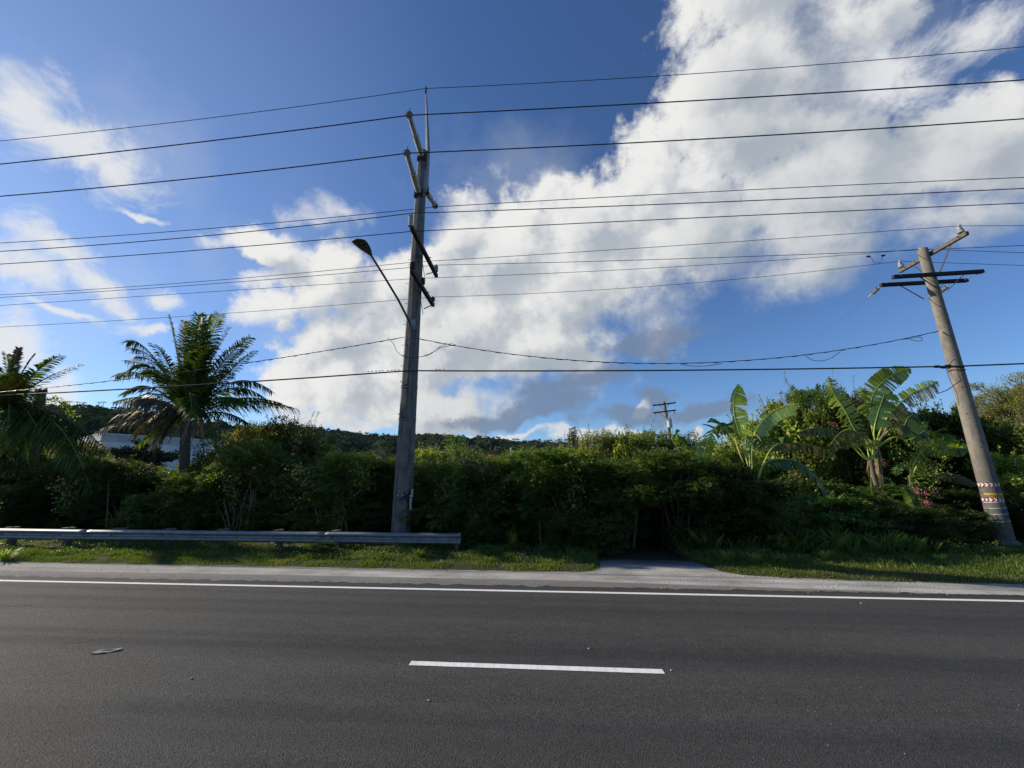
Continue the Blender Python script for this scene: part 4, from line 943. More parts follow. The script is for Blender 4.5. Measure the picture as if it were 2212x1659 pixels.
proto('ol', 7, 'fine', 'leaf_olive'); proto('dr', 8, 'dry', 'leaf_dry', w=2.2, h=3.6, nclump=55); proto('arch', 9, 'feather', 'leaf_dark', w=3.4, zmin=.50, nclump=60)
proto('fe', 10, 'feather', 'leaf_dark', w=3.0, h=3.6)
SHRUBS = 0
def shrub(key, px, top, Y, width, label, group, name='shrub', cat='shrub', deep=1.0, X=None, h=None):
    """key: which bush; px, top: column and height of its crown in the view; Y: its distance from the road line"""
    global SHRUBS; f, s, w, hh, dd = PROTO[key]; T = at(px, top, Y); H = max(.4, (T.z if h is None else h)); SHRUBS += 1; random.seed(SHRUBS * 7)
    r = thing(name, (T.x if X is None else X, Y, .02), label, cat, group); r.rotation_euler.z = random.choice((0, math.pi)) + random.uniform(-.35, .35)
    k = width / w; r.scale = (k, min(k, 1.15) * deep, H / (hh * .955) * random.uniform(.90, 1.06))
    for nm, me in (('foliage', f), ('stem', s)):
        o = bpy.data.objects.new(nm, me); SC.collection.objects.link(o); o.parent = r
    return r
GL = 'shrubs of the dark roadside hedge'
# front row, left to right
front = [('fb', -70, 985, 15.6, 3.2, 'dark shrub at the left edge of the photo below the cut-off palm'),
 ('fd', 55, 1000, 15.4, 3.2, 'dark fine-leaved shrub under the leftmost palm, behind the guardrail'),
 ('fa', 165, 990, 15.7, 3.0, 'dark feathery shrub in front of the left end of the white building'),
 ('fe', 262, 1006, 15.3, 3.0, 'feathery shrub below the near corner of the white building'),
 ('bb', 345, 1028, 15.5, 2.8, 'leafy dark shrub directly left of the coconut palm trunk'),
 ('fb', 440, 1018, 15.2, 3.0, 'low dark shrub directly right of the coconut palm trunk'),
 ('fa', 545, 975, 15.5, 3.0, 'feathery shrub right of the palm with a paler sprawling vine edge'),
 ('fd', 655, 985, 15.6, 3.2, 'dense dark fine-leaved shrub halfway between palm and concrete pole'),
 ('fc', 765, 990, 15.3, 2.8, 'feathery shrub immediately left of the concrete pole'),
 ('fb', 880, 992, 15.8, 3.0, 'dark shrub directly behind the concrete pole'),
 ('fa', 975, 1000, 14.1, 3.0, 'feathery shrub immediately right of the concrete pole'),
 ('fe', 1070, 988, 13.9, 2.8, 'dark feathery shrub behind the tall grass clump'),
 ('fc', 1165, 984, 13.8, 2.8, 'feathery shrub behind the thin stake'),
 ('fa', 1255, 1000, 13.6, 2.6, 'drooping feathery shrub at the left side of the driveway hollow'),
 ('arch', 1345, 990, 13.5, 3.4, 'shrub arching over the left half of the driveway hollow'),
 ('arch', 1450, 985, 13.5, 3.4, 'shrub arching over the right half of the driveway hollow'),
 ('fb', 1555, 1010, 13.9, 2.6, 'dark shrub between driveway hollow and left banana plant'),
 ('fe', 1665, 1040, 14.8, 2.8, 'low dark shrub directly right of the left banana stem'),
 ('bb', 1745, 1035, 14.7, 2.6, 'vine-covered shrub with pale heart leaves between the banana plants'),
 ('fd', 1835, 1055, 14.8, 2.6, 'dark shrub below the double-stemmed banana plant'),
 ('fa', 1925, 1050, 15.2, 2.4, 'shrub behind the young banana plant, strewn with pink flowers'),
 ('fb', 2010, 1062, 15.4, 2.6, 'dark shrub below the smallest banana crown, left of the right pole'),
 ('fe', 2120, 1060, 15.6, 2.8, 'dark shrub directly behind the foot of the right pole'),
 ('fd', 2215, 1050, 15.5, 3.0, 'dark shrub right of the right pole at the edge of the photo')]
for (k, px, top, Y, w, lb) in front: shrub(k, px, top, Y, w, lb, GL)
mid = [('fd', 0, 985, 17.8, 3.4, 'dark bush deep behind the leftmost palm'), ('fa', 130, 985, 17.6, 3.2, 'bush left of the white building behind the drooping palm fronds'),
 ('ol', 175, 948, 20.5, 3.4, 'yellow-green bush left of the white building, topmost there'),
 ('fb', 235, 986, 17.6, 2.6, 'feathery bush whose tips cross the white building corner'), ('fe', 330, 1016, 17.8, 3.2, 'low bush below the shaded white wall left of the palm trunk'),
 ('fa', 430, 1016, 18.0, 3.0, 'low bush below the shaded white wall right of the palm trunk'),
 ('fd', 495, 935, 17.2, 2.6, 'tall dark bush at the right end of the visible white wall'), ('ol', 560, 915, 17.4, 3.0, 'tall leafy bush reaching the lowest palm fronds at right'),
 ('fd', 640, 916, 17.3, 2.9, 'tall dark bush with twiggy top, right of the palm fronds'), ('fa', 690, 945, 17.6, 2.4, 'bush stepping down from the tall dark bushes towards the pole'),
 ('fb', 760, 980, 18.2, 3.2, 'bush just left of the concrete pole below the hills'), ('ba', 835, 975, 18.0, 2.6, 'sunlit leafy bush touching the left side of the concrete pole'),
 ('ba', 925, 946, 18.6, 2.6, 'bright heart-leaved bush right of the concrete pole'), ('ba', 915, 962, 17.0, 1.6, 'small pale flowering bush tight against the right side of the concrete pole'),
 ('ol', 1080, 972, 18.5, 3.0, 'olive bush right of the open slender tree'), ('fc', 1140, 968, 17.5, 2.8, 'feathery bush below the white post'),
 ('dr', 1222, 938, 18.0, 2.0, 'brown twiggy bush with yellow-green cap below the far palm tuft'), ('ol', 1290, 946, 17.6, 2.4, 'reddish olive bush with pink flowers on top'),
 ('ba', 1345, 953, 17.2, 2.4, 'bright leafy bush beside the yellow banana leaf'), ('fa', 1385, 936, 17.8, 2.2, 'pale feathery bush left of the distant leaning pole'),
 ('ol', 1465, 932, 18.0, 3.0, 'olive bush at the foot of the distant leaning pole'), ('fd', 1520, 948, 18.5, 2.6, 'dark bush left of the left banana plant'),
 ('ba', 1620, 905, 18.5, 2.8, 'bright green bush behind the upright banana leaf'), ('ba', 1690, 872, 18.6, 2.4, 'heart-leaved bush above the arching banana leaf'),
 ('fa', 1755, 866, 18.4, 2.8, 'feathery bush on the skyline left of the big banana plant'), ('ba', 1735, 890, 17.4, 2.2, 'bright yellow-green vine bush between the two large banana plants'),
 ('ol', 1830, 856, 18.6, 3.0, 'olive bush on the skyline behind the tallest banana leaves'), ('dr', 1870, 880, 17.6, 2.2, 'dry brown bush behind the tallest banana leaves'),
 ('bb', 1970, 878, 18.2, 2.8, 'glossy round-leaved bush right of the big banana plant'), ('bb', 2045, 884, 17.8, 2.6, 'glossy round-leaved bush touching the left side of the right pole'),
 ('ol', 2130, 905, 18.0, 3.0, 'olive bush just right of the right pole'), ('ba', 2190, 935, 17.0, 2.8, 'sunlit leafy bush at the right edge of the photo'), ('fb', 2290, 900, 18, 3.2, 'bush beyond the right edge behind the brown-topped tree')]
for (k, px, top, Y, w, lb) in mid: shrub(k, px, top + (28 if 690 <= px <= 870 else 14 if px <= 1200 and px > 870 else 0), Y, w, lb, 'bushes behind the hedge')
fill = [('fd', 60, 975), ('fb', 560, 950), ('fd', 760, 988), ('fb', 900, 985), ('fd', 1010, 985), ('fb', 1110, 985), ('fd', 1220, 985), ('fb', 1330, 975), ('fd', 1430, 970), ('fb', 1530, 965), ('fd', 1640, 940), ('fb', 1740, 905), ('fd', 1850, 900), ('fb', 1960, 905), ('fd', 2070, 905), ('fb', 2180, 900), ('fd', 640, 950), ('fb', 2280, 880)]
for i, (k, px, top) in enumerate(fill): shrub(k, px, top + (35 if px > 1400 else 0), 20.5 + (i % 3) * .5, 3.8, 'dark bush in the unbroken thicket behind the hedge', 'unbroken thicket behind the hedge')

for i, (px, Y, h, k) in enumerate(((-60, 14.9, 1.9, 'fd'), (70, 14.8, 1.7, 'fb'), (200, 14.7, 1.9, 'fd'), (320, 14.7, 1.6, 'fa'), (440, 14.6, 1.9, 'fb'), (560, 14.7, 1.7, 'fd'), (680, 14.7, 1.9, 'fa'), (800, 14.9, 1.6, 'fd'), (965, 14.3, 1.5, 'fb'), (1020, 13.3, 1.7, 'fd'),
        (1100, 14.0, 1.4, 'fa'), (1190, 13.1, 1.6, 'fb'), (1265, 13.0, 1.3, 'fd'), (1545, 13.2, 1.5, 'fd'), (1600, 13.2, 1.5, 'fb'), (1690, 13.3, 1.4, 'fd'), (1775, 13.4, 1.6, 'bb'), (1850, 13.4, 1.4, 'fd'), (1925, 13.5, 1.3, 'fb'), (2010, 14.4, 1.4, 'fd'), (2110, 15.7, 1.7, 'fb'), (2230, 14.6, 1.8, 'fd'))):
    shrub(k, px, 1100, Y, 2.4, 'low dark undergrowth filling the foot of the hedge', 'undergrowth at the foot of the hedge', h=h)

for (k, px, top, Y, w, lb) in (('ba', 1690, 905, 18.0, 2.6, 'bright vine-clad bush directly right of the arching banana leaf'), ('ol', 1800, 895, 18.2, 2.6, 'olive bush between the left tall leaf and the hedge, behind the big banana plant'), ('ba', 1560, 962, 16.2, 2.2, 'yellow-green bush showing through the left banana plant'),
        ('bb', 1925, 930, 16.6, 2.4, 'dark glossy bush behind the stalks of the big banana plant'), ('ba', 1250, 965, 16.2, 2.4, 'olive-green bush in the sun above the driveway hollow at left'), ('ol', 1400, 962, 16.0, 2.4, 'sunlit bush crowning the driveway hollow'), ('ba', 2160, 985, 15.9, 2.0, 'bright yellow-green bush low behind the right pole at right'), ('fc', 1480, 968, 15.9, 2.4, 'pale feathery bush in front of the distant leaning pole')):
    shrub(k, px, top, Y, w, lb, 'bushes behind the hedge')

shrub('fd', 10, 800, 16.6, 2.6, 'dark vine-smothered growth rising behind the leftmost palm', 'bushes behind the hedge')
shrub('fb', 60, 880, 16.3, 2.0, 'dark growth between the leftmost palm and the snapped trunk', 'bushes behind the hedge')
shrub('fd', 1350, 1060, 14.9, 2.2, 'dark leafy wall at the back of the driveway hollow, left', 'bushes behind the hedge', h=2.6)
shrub('fb', 1450, 1060, 14.8, 2.2, 'dark leafy wall at the back of the driveway hollow, right', 'bushes behind the hedge', h=2.6)

def tree(name, px, base_y, Y, top, width, label, m, kind, seed, nb=9, dens=90, bare=0, lw=.05, ll=.08, lean=0, group=None, cat='tree'):
    rg = np.random.default_rng(seed); random.seed(seed); T = at(px, top, Y); H = T.z; X = T.x
    r = thing(name, (X, Y, 0), label, cat, group); g = G(); tips = []
    def grow(p, d, L, rad, lev):
        pts = [p]; q = p.copy(); dd = d.copy()
        for i in range(4):
            dd = (dd + Vector((random.uniform(-.22, .22), random.uniform(-.22, .22), random.uniform(-.05, .16)))).normalized(); q = q + dd * L / 4; pts.append(q.copy())
        g.tube(pts, [rad, rad * .85, rad * .72, rad * .6, rad * .45], 6 if lev < 2 else 4, cap=False)
        if lev >= 3: tips.append((pts[-1], dd)); tips.append((pts[2], dd)); return
        for k in range(3 if lev else nb):
            a = random.uniform(0, 6.28); t = random.choice(pts[2:]) if lev else pts[-1 if k < 3 else random.choice((2, 3, 4))]
            nd = (dd * .6 + Vector((math.cos(a), math.sin(a), random.uniform(.0, .6))) * .8).normalized(); grow(t, nd, L * random.uniform(.5, .75), rad * .5, lev + 1)
    grow(Vector((X, Y, 0)), Vector((lean, 0, 1)).normalized(), H * .42, .03 * H + .03, 0)
    # fit the crown to the wanted size
    tp = [t for t, _ in tips]; mz = max(t.z for t in tp); hw = max(abs(t.x - X) for t in tp) + .2
    sz = (H - .15) / mz; sx = width / 2 / hw
    g.v = [(X + (v[0] - X) * (sx if v[2] > H * .2 else 1 + (sx - 1) * v[2] / (H * .2)), Y + (v[1] - Y) * (sx if v[2] > H * .2 else 1 + (sx - 1) * v[2] / (H * .2)), v[2] * sz) for v in g.v]
    g.build('trunk', MATS['stem_bark'], r); Q = []
    for i, (t, d) in enumerate(tips):
        if random.random() < bare: continue
        c = np.array([X + (t.x - X) * sx, Y + (t.y - Y) * sx, t.z * sz]); n = int(dens * random.uniform(.5, 1.3)); v = nrm(rg.normal(size=(n, 3))) * (rg.uniform(0, 1, n) ** .5 * random.uniform(.25, .5))[:, None] * np.array([1, 1, .7])
        Q.append(broad(rg, c + v, nrm(v + 1e-3), ll, lw) if kind != 'feather' else sprigs(rg, c + v[:n // 3], nrm(v[:n // 3]), rg.uniform(.14, .25, n // 3), 6, .02, .055))
    Q = np.concatenate(Q); mesh_from('crown', Q.reshape(-1, 3), np.arange(len(Q) * 4).reshape(-1, 4), MATS[m], r); return r
tree('tree', 1015, 1000, 21, 937, 2.9, 'slender open-crowned tree right of the concrete pole before the hills', 'weed_leaf', 'broad', 3, dens=55)
tree('tree', 2200, 1000, 19.5, 806, 5.4, 'brown-topped spreading tree at the right edge behind the right pole', 'leaf_olive', 'broad', 5, dens=260, bare=.03, lw=.05, ll=.075)
tree('tree', 2125, 1000, 20, 838, 3.6, 'dry brownish twiggy tree immediately right of the right pole', 'leaf_olive', 'broad', 8, dens=170, bare=.12, lw=.04, ll=.06)
tree('tree', 2045, 1000, 21, 868, 1.8, 'bare thin branches left of the right pole on the skyline', 'leaf_dry', 'broad', 11, dens=8, bare=.6, lw=.03, ll=.05)
random.seed(40)
for i, (px, top, lb) in enumerate(((300, 955, 'dark tree in front of the hills above the white building roof'), (720, 978, 'round tree below the hills left of the concrete pole'), (800, 975, 'round tree below the hills touching the concrete pole'),
        (1060, 962, 'dark tree below the hills behind the slender tree'), (1160, 966, 'dark tree below the hills right of the white post'), (640, 965, 'tree low on the slope behind the tall dark bushes'))):
    tree('tree', px, 1000, 42 + 3 * i, top, 9, lb, 'leaf_far_hazed', 'broad', 60 + i, dens=70, lw=.22, ll=.26, group='trees at the foot of the hills')

# ------------------------------------------------------------------ palms
def bez(a, b, c, n):
    return [a * (1 - t) ** 2 + b * 2 * t * (1 - t) + c * t * t for t in [i / n for i in range(n + 1)]]
def frond(par, base, apex, tip, m='palm_leaf', ll=.62, n=80, width=.064, hang=.95, seed=0, ragged=.1, bare=.12):
    rg = random.Random(seed); pts = bez(Vector(base), Vector(apex) * 2 - (Vector(base) + Vector(tip)) * .5, Vector(tip), 24)
    def ev(t):
        f = t * 24; i = min(23, int(f)); return pts[i].lerp(pts[i + 1], f - i), (pts[i + 1] - pts[i]).normalized()
    g = G(); tw = rg.uniform(-.5, .5)
    for k in range(n):
        t = bare + (1 - bare) * (k + .5) / n; p, d = ev(t)
        s = d.cross(Vector((0, 0, 1))); s = s.normalized() if s.length > .15 else d.cross(Vector((0, 1, 0))).normalized(); up = s.cross(d)
        s2 = s * math.cos(tw) + up * math.sin(tw); u2 = s2.cross(d)
        L = ll * 1.28 * math.sin((.12 + .78 * t) * math.pi) ** .6 * rg.uniform(.75, 1.15)
        for sg in (-1, 1):
            if rg.random() < ragged: continue
            fl_ = 1 - min(1, abs(d.z)) ** 1.3; dr_ = (s2 * sg * (.85 - .40 * fl_) + d * (.40 + .45 * t) + u2 * .15 - Vector((0, 0, 1)) * fl_ * rg.uniform(.35, .95) * (hang + .25) + Vector((rg.uniform(-.12, .12), rg.uniform(-.12, .12), rg.uniform(-.12, .10)))).normalized()
            h = hang * rg.uniform(.6, 1.4); q1 = p + dr_ * L * .5 - Vector((0, 0, 1)) * L * h * .16; q2 = p + dr_ * L * .92 - Vector((0, 0, 1)) * L * h * .62
            w = (d * .8 + up * .25 * sg).normalized() * width * .5
            g.add([p - w * .7, p + w * .7, q1 + w, q1 - w, q2], [(0, 1, 2, 3), (3, 2, 4)])
    o = g.build('frond', MATS[m], par)
    g = G(); g.tube(pts, [.035 * (1 - .85 * i / 24) + .004 for i in range(25)], 5, cap=False); g.build('midrib', MATS['banana_stalk' if m == 'palm_leaf_yellow' else ('dead_stalk' if m == 'palm_leaf_brown' else 'palm_rib')], o)
simple('palm_rib', (.10, .13, .04), (.17, .20, .07), 8, .6, spec=.15)
def palm_trunk(par, pts, rad, name='trunk', m='palm_bark'):
    g = G(); P_ = cr(pts, 14); n = len(P_); g.tube(P_, [rad * (1.12 - .2 * i / n) * (1 + .07 * ((i % 3) == 0)) for i in range(n)], 14); return g.build(name, MATS[m], par)
YP = 16.6
pb = at(400, 905, YP); palm = thing('coconut_palm', (pb.x, YP, 0), 'coconut palm with a full crown of fronds, standing in front of the white building', 'palm tree')
palm_trunk(palm, [at(392, 1130, YP), at(396, 1040, YP), at(399, 980, YP), at(403, 910, YP)], .20)
CB = at(407, 905, YP)
FR = [((384, 770), (365, 680), -.2, 'palm_leaf_yellow', .35), ((398, 780), (398, 694), .3, 'palm_leaf_yellow', .4), ((418, 780), (428, 680), -.4, 'palm_leaf', .75), ((428, 790), (452, 683), .2, 'palm_leaf', .75),
      ((438, 780), (474, 680), -.1, 'palm_leaf', .6), ((424, 800), (438, 690), -.9, 'palm_leaf', .8), ((468, 800), (540, 728), .0, 'palm_leaf', .55), ((478, 820), (548, 758), -.5, 'palm_leaf', .5), ((462, 790), (520, 742), .6, 'palm_leaf', .55),
      ((500, 826), (588, 846), -.3, 'palm_leaf', .55), ((520, 868), (642, 884), .0, 'palm_leaf', .55), ((480, 858), (560, 888), 1.2, 'palm_leaf', .5), ((470, 890), (536, 914), -1.2, 'palm_leaf', .5), ((470, 862), (526, 866), -1.4, 'palm_leaf', .5),
      ((330, 770), (276, 738), -.2, 'palm_leaf', .62), ((350, 800), (292, 770), .6, 'palm_leaf', .6), ((335, 800), (283, 800), -1.0, 'palm_leaf', .6), ((322, 815), (250, 812), .1, 'palm_leaf', .52), ((330, 838), (268, 850), -.6, 'palm_leaf', .5),
      ((352, 868), (298, 862), -1.2, 'palm_leaf_brown', .5), ((340, 880), (249, 898), -.3, 'palm_leaf_brown', .55), ((345, 892), (214, 928), .3, 'palm_leaf_brown', .5), ((360, 885), (290, 940), -1.0, 'palm_leaf_brown', .5),
      ((375, 900), (330, 975), -.6, 'palm_leaf_brown', .45), ((440, 890), (470, 975), -.8, 'palm_leaf', .45), ((430, 900), (440, 985), .5, 'palm_leaf_brown', .4), ((370, 910), (300, 962), .2, 'palm_leaf', .45), ((410, 850), (415, 900), -2.2, 'palm_leaf', .55), ((400, 820), (402, 800), -2.0, 'palm_leaf', .6),
      ((450, 830), (500, 800), -1.6, 'palm_leaf', .55), ((360, 830), (320, 800), -1.8, 'palm_leaf', .55), ((420, 800), (455, 745), -1.3, 'palm_leaf', .7), ((345, 790), (285, 752), .3, 'palm_leaf', .6), ((352, 812), (270, 778), .8, 'palm_leaf', .6), ((480, 800), (530, 748), .9, 'palm_leaf', .6), ((492, 840), (575, 862), .8, 'palm_leaf', .6), ((505, 862), (610, 872), -.8, 'palm_leaf', .6), ((400, 790), (414, 702), .6, 'palm_leaf', .75), ((446, 800), (495, 708), .5, 'palm_leaf', .65), ((335, 850), (262, 880), .7, 'palm_leaf_brown', .6), ((370, 800), (335, 745), -.8, 'palm_leaf', .6), ((330, 860), (246, 868), .5, 'palm_leaf', .5)]
for i, (a, t, dy, m, ll) in enumerate(FR): frond(palm, CB + Vector((random.uniform(-.1, .1), 0, random.uniform(-.1, .15))), at(a[0], a[1], YP + dy * .6), at(t[0], t[1], YP + dy), m, ll, seed=100 + i, hang=.9 if m == 'palm_leaf_brown' else .5, ragged=.3 if m == 'palm_leaf_brown' else .08)
g = G(); random.seed(3)
for i in range(22):
    a = random.uniform(0, 6.28); b = CB + Vector((math.cos(a) * .18, math.sin(a) * .18, random.uniform(-.5, .1))); e = b + Vector((math.cos(a) * random.uniform(.15, .5), math.sin(a) * .3, random.uniform(-.9, -.2))); g.tube(cr([b, b.lerp(e, .4) + Vector((math.cos(a) * .1, 0, .08)), e], 4), [.03] * 5 + [.02] * 4, 4)
g.build('dead_fibre', MATS['dead_stalk'], palm)
# palm cut off by the left edge
YL = 15.3; lb2 = at(12, 905, YL); lpalm = thing('coconut_palm', (lb2.x, YL, 0), 'bushy palm cut off by the left edge of the photo', 'palm tree')
palm_trunk(lpalm, [(lb2.x, YL, 0), (lb2.x, YL, 2), (lb2.x, YL, lb2.z - .2)], .22); CL = at(14, 890, YL)
for i, (a, t, dy, m, ll) in enumerate((((25, 810), (40, 752), 0, 'palm_leaf_brown', .3), ((40, 820), (76, 764), .2, 'palm_leaf_brown', .15), ((62, 818), (130, 768), -.1, 'palm_leaf', .42), ((78, 830), (174, 786), .2, 'palm_leaf', .42), ((20, 820), (15, 765), -.3, 'palm_leaf', .5), ((0, 820), (-30, 770), .1, 'palm_leaf', .55),
      ((-20, 830), (-90, 800), 0, 'palm_leaf', .6), ((45, 850), (80, 850), -1.0, 'palm_leaf', .55), ((30, 840), (55, 815), -.8, 'palm_leaf_yellow', .5), ((10, 835), (30, 805), -1.0, 'palm_leaf', .5), ((50, 880), (90, 950), -.9, 'palm_leaf', .7), ((100, 905), (240, 1000), -.4, 'palm_leaf', .75), ((90, 925), (225, 1045), -.7, 'palm_leaf', .8),
      ((110, 890), (215, 960), -.2, 'palm_leaf', .85), ((120, 915), (200, 1075), -1.0, 'palm_leaf', .9), ((70, 900), (170, 975), .4, 'palm_leaf', .7), ((40, 900), (60, 1000), -1.1, 'palm_leaf', .7), ((-20, 880), (-60, 960), -.5, 'palm_leaf', .7), ((20, 880), (10, 980), -1.3, 'palm_leaf', .6), ((0, 850), (-20, 830), -1.4, 'palm_leaf', .6), ((55, 870), (110, 900), -.6, 'palm_leaf', .5))):
    frond(lpalm, CL, at(a[0], a[1], YL + dy * .6), at(t[0], t[1], YL + dy), m, ll, seed=200 + i, hang=.8 if t[1] > 880 else .5)
# snapped trunk beside it, hung with creepers
q0, q1 = at(62, 1010, 15.9), at(89, 846, 15.9)
stump = thing('broken_palm_trunk', (q0.x, 15.9, 0), 'snapped leaning palm trunk with a ragged top beside the leftmost palm', 'tree stump')
g = G(); P_ = cr([(q0.x - .1, 15.9, 0), q0, at(77, 900, 15.9), q1], 8); g.tube(P_, [.27 - .004 * i for i in range(len(P_))], 12, cap=True); g.build('trunk', MATS['palm_bark'], stump)
g = G(); random.seed(6)
for i in range(12):
    a = i / 12 * 6.28; b = q1 + Vector((math.cos(a) * .17, math.sin(a) * .17, -.03)); g.tube([b, b + Vector((random.uniform(-.03, .09), 0, random.uniform(.08, .28)))], [.05, .005], 4)
g.build('splintered_top', MATS['palm_bark'], stump)
def creeper(name, pts, Y, label, m='leaf_broad', n=260, sp=.16, ll=.10, lw=.085, seed=0, flowers=False, group=None, cat='creeper'):
    rg = np.random.default_rng(seed); P_ = cr([at(a, b, Y) for a, b in pts], 10); A_ = np.array([tuple(p) for p in P_]); r = thing(name, tuple(A_[0]), label, cat, group)
    g = G(); g.tube(P_, .010, 5); g.build('vine_stem', MATS['stem_bark'], r)
    i = rg.integers(0, len(A_), n); C = A_[i] + rg.normal(0, sp, (n, 3)) * np.array([1, .8, .8]); Q = broad(rg, C, nrm(rg.normal(size=(n, 3)) + np.array([0, -.3, .4])), ll, lw)
    mesh_from('foliage', Q.reshape(-1, 3), np.arange(len(Q) * 4).reshape(-1, 4), MATS[m], r)
    if flowers:
        k = int(n * .8); i = rg.integers(0, len(A_), k); C = A_[i] + rg.normal(0, sp * .5, (k, 3)) + np.array([0, -.15, 0]); Q = broad(rg, C, nrm(rg.normal(size=(k, 3)) + np.array([0, -.8, .2])), .045, .04)
        mesh_from('flowers', Q.reshape(-1, 3), np.arange(len(Q) * 4).reshape(-1, 4), MATS['petal_pink'], r)
    return r
creeper('creeper', [(88, 868), (110, 862), (135, 868), (152, 885), (158, 900)], 15.9, 'creeper arching off the snapped trunk against the hill', n=240, sp=.09, seed=4)
creeper('creeper', [(70, 850), (60, 880), (58, 920), (62, 960)], 15.55, 'dark creeper draped down the snapped palm trunk', 'leaf_dark', n=420, sp=.20, seed=5)
creeper('creeper', [(490, 1000), (484, 1030), (495, 1060), (508, 1090)], 14.2, 'pale yellow-green creeper hanging on the hedge right of the palm trunk', n=300, sp=.20, seed=6, ll=.075, lw=.07)
creeper('creeper', [(1160, 1070), (1150, 1090), (1143, 1110)], 13.2, 'bright heart-leaved creeper hanging on the hedge above the stake', n=90, sp=.09, seed=7, ll=.08, lw=.075)
creeper('creeper', [(520, 1120), (530, 1135), (526, 1150)], 14.0, 'small pale sapling leaves in front of the dark hedge left of the concrete pole', 'weed_leaf', n=60, sp=.12, seed=8, ll=.08, lw=.07)
creeper('creeper', [(2040, 1000), (2000, 1010), (1975, 1025), (2010, 1032), (2035, 1022)], 14.6, 'sunlit yellow-green creeper spread left of the right pole', n=420, sp=.20, seed=9, ll=.07, lw=.06)
creeper('creeper', [(1700, 1085), (1735, 1075), (1760, 1080), (1790, 1110)], 13.9, 'heart-leaved creeper over the hedge between the banana stems', n=500, sp=.25, seed=10, ll=.08, lw=.075)
for i, (pts, Y, n, lb) in enumerate((([(1372, 1008), (1385, 1014)], 14.0, 60, 'pink flower cluster on the hedge above the driveway hollow'), ([(1280, 948), (1292, 954)], 16.6, 40, 'pink flowers on top of the reddish olive bush'),
        ([(1785, 912), (1805, 924), (1790, 915)], 16.4, 60, 'pink flowers on the bush between the two large banana plants'), ([(1898, 996), (1908, 1002)], 15.0, 45, 'pink flower cluster on the bark of the big banana plant'),
        ([(1958, 1002), (1964, 1008)], 14.9, 45, 'pink flower cluster beside the smallest banana crown'), ([(1964, 1056), (1975, 1064)], 14.0, 40, 'pink flower cluster left and above of the young banana crown'),
        ([(1995, 1095), (1990, 1085), (1998, 1080)], 13.9, 60, 'pink flower cluster just right of the young banana leaf'), ([(2010, 1060), (2018, 1068)], 13.9, 30, 'small pink flower spray nearest the right pole'), ([(1710, 1022), (1718, 1030)], 14.4, 34, 'pink flowers deep in shade right of the left banana stem'), ([(1990, 1066), (1985, 1062)], 14.0, 34, 'pale pink flower spray between two deeper pink ones'))):
    creeper('flowering_vine', pts, Y, lb, 'leaf_feather', n=n, sp=.10, seed=30 + i, ll=.05, lw=.045, flowers=True, group='pink flowering vines', cat='flowering vine')
for i, (pts, Y, m, n, sp, lb) in enumerate((([(130, 1035), (150, 1070), (140, 1110)], 14.0, 'leaf_olive', 260, .2, 'olive creeper hanging on the hedge below the drooping fronds of the leftmost palm'),
        ([(345, 1050), (370, 1085), (360, 1120)], 13.9, 'weed_leaf', 260, .2, 'green creeper hanging on the hedge below the coconut palm trunk'), ([(640, 1010), (670, 1045), (655, 1090)], 14.0, 'leaf_olive', 300, .22, 'olive creeper on the hedge halfway between palm and concrete pole'),
        ([(760, 1000), (785, 1030), (775, 1065)], 14.0, 'weed_leaf', 240, .2, 'broad-leaved creeper on the hedge just left of the concrete pole'), ([(960, 1010), (985, 1050), (975, 1090)], 13.2, 'weed_leaf', 260, .2, 'broad-leaved creeper on the hedge just right of the concrete pole'),
        ([(1060, 1000), (1080, 1030), (1075, 1065)], 12.9, 'leaf_olive', 220, .2, 'olive creeper high on the hedge above the tall grass clump'), ([(1225, 1010), (1240, 1050), (1230, 1100)], 12.7, 'weed_leaf', 300, .2, 'leafy creeper trailing down beside the left of the driveway hollow'),
        ([(1545, 1040), (1560, 1080), (1548, 1120)], 13.0, 'leaf_olive', 240, .18, 'olive creeper trailing down right of the driveway hollow'))):
    creeper('creeper', pts, Y, lb, m, n=n, sp=sp, seed=70 + i, ll=.10, lw=.09)
for i, (px, py, Y, h, lb) in enumerate(((250, 1150, 13.9, 1.6, 'bare pale twigs in the hedge below the white building'), (520, 1150, 13.9, 1.7, 'bare pale twigs in the hedge right of the coconut palm'), (720, 1150, 13.9, 1.6, 'bare twigs in the hedge left of the concrete pole'), (1010, 1165, 12.9, 1.3, 'bare twigs in the hedge right of the guardrail end'), (1200, 1170, 12.7, 1.3, 'bare twigs in the hedge right of the stake'), (1620, 1160, 13.0, 1.5, 'bare twigs beside the left banana stem'), (1810, 1150, 13.2, 1.4, 'bare twigs in the shade below the big banana plant'))):
    q = at(px, py, Y); r = thing('dead_twigs', (q.x, Y, 0), lb, 'twigs', 'bare twigs in the hedge'); g = G(); rg_ = random.Random(900 + i)
    for k in range(11):
        a = Vector((q.x + rg_.uniform(-.5, .5), Y + rg_.uniform(-.1, .25), rg_.uniform(0, .5))); e = a + Vector((rg_.uniform(-.5, .5), rg_.uniform(-.25, .05), h * rg_.uniform(.5, 1.1))); g.tube(cr([a, a.lerp(e, .5) + Vector((rg_.uniform(-.12, .12), 0, .1)), e], 4), [.014, .013, .012, .011, .010, .009, .007, .005, .003], 4, cap=False)
        b_ = a.lerp(e, .6); g.tube([b_, b_ + Vector((rg_.uniform(-.35, .35), -.05, rg_.uniform(.1, .4)))], [.007, .003], 4, cap=False)
    g.build('twigs', MATS['dead_stalk'], r)
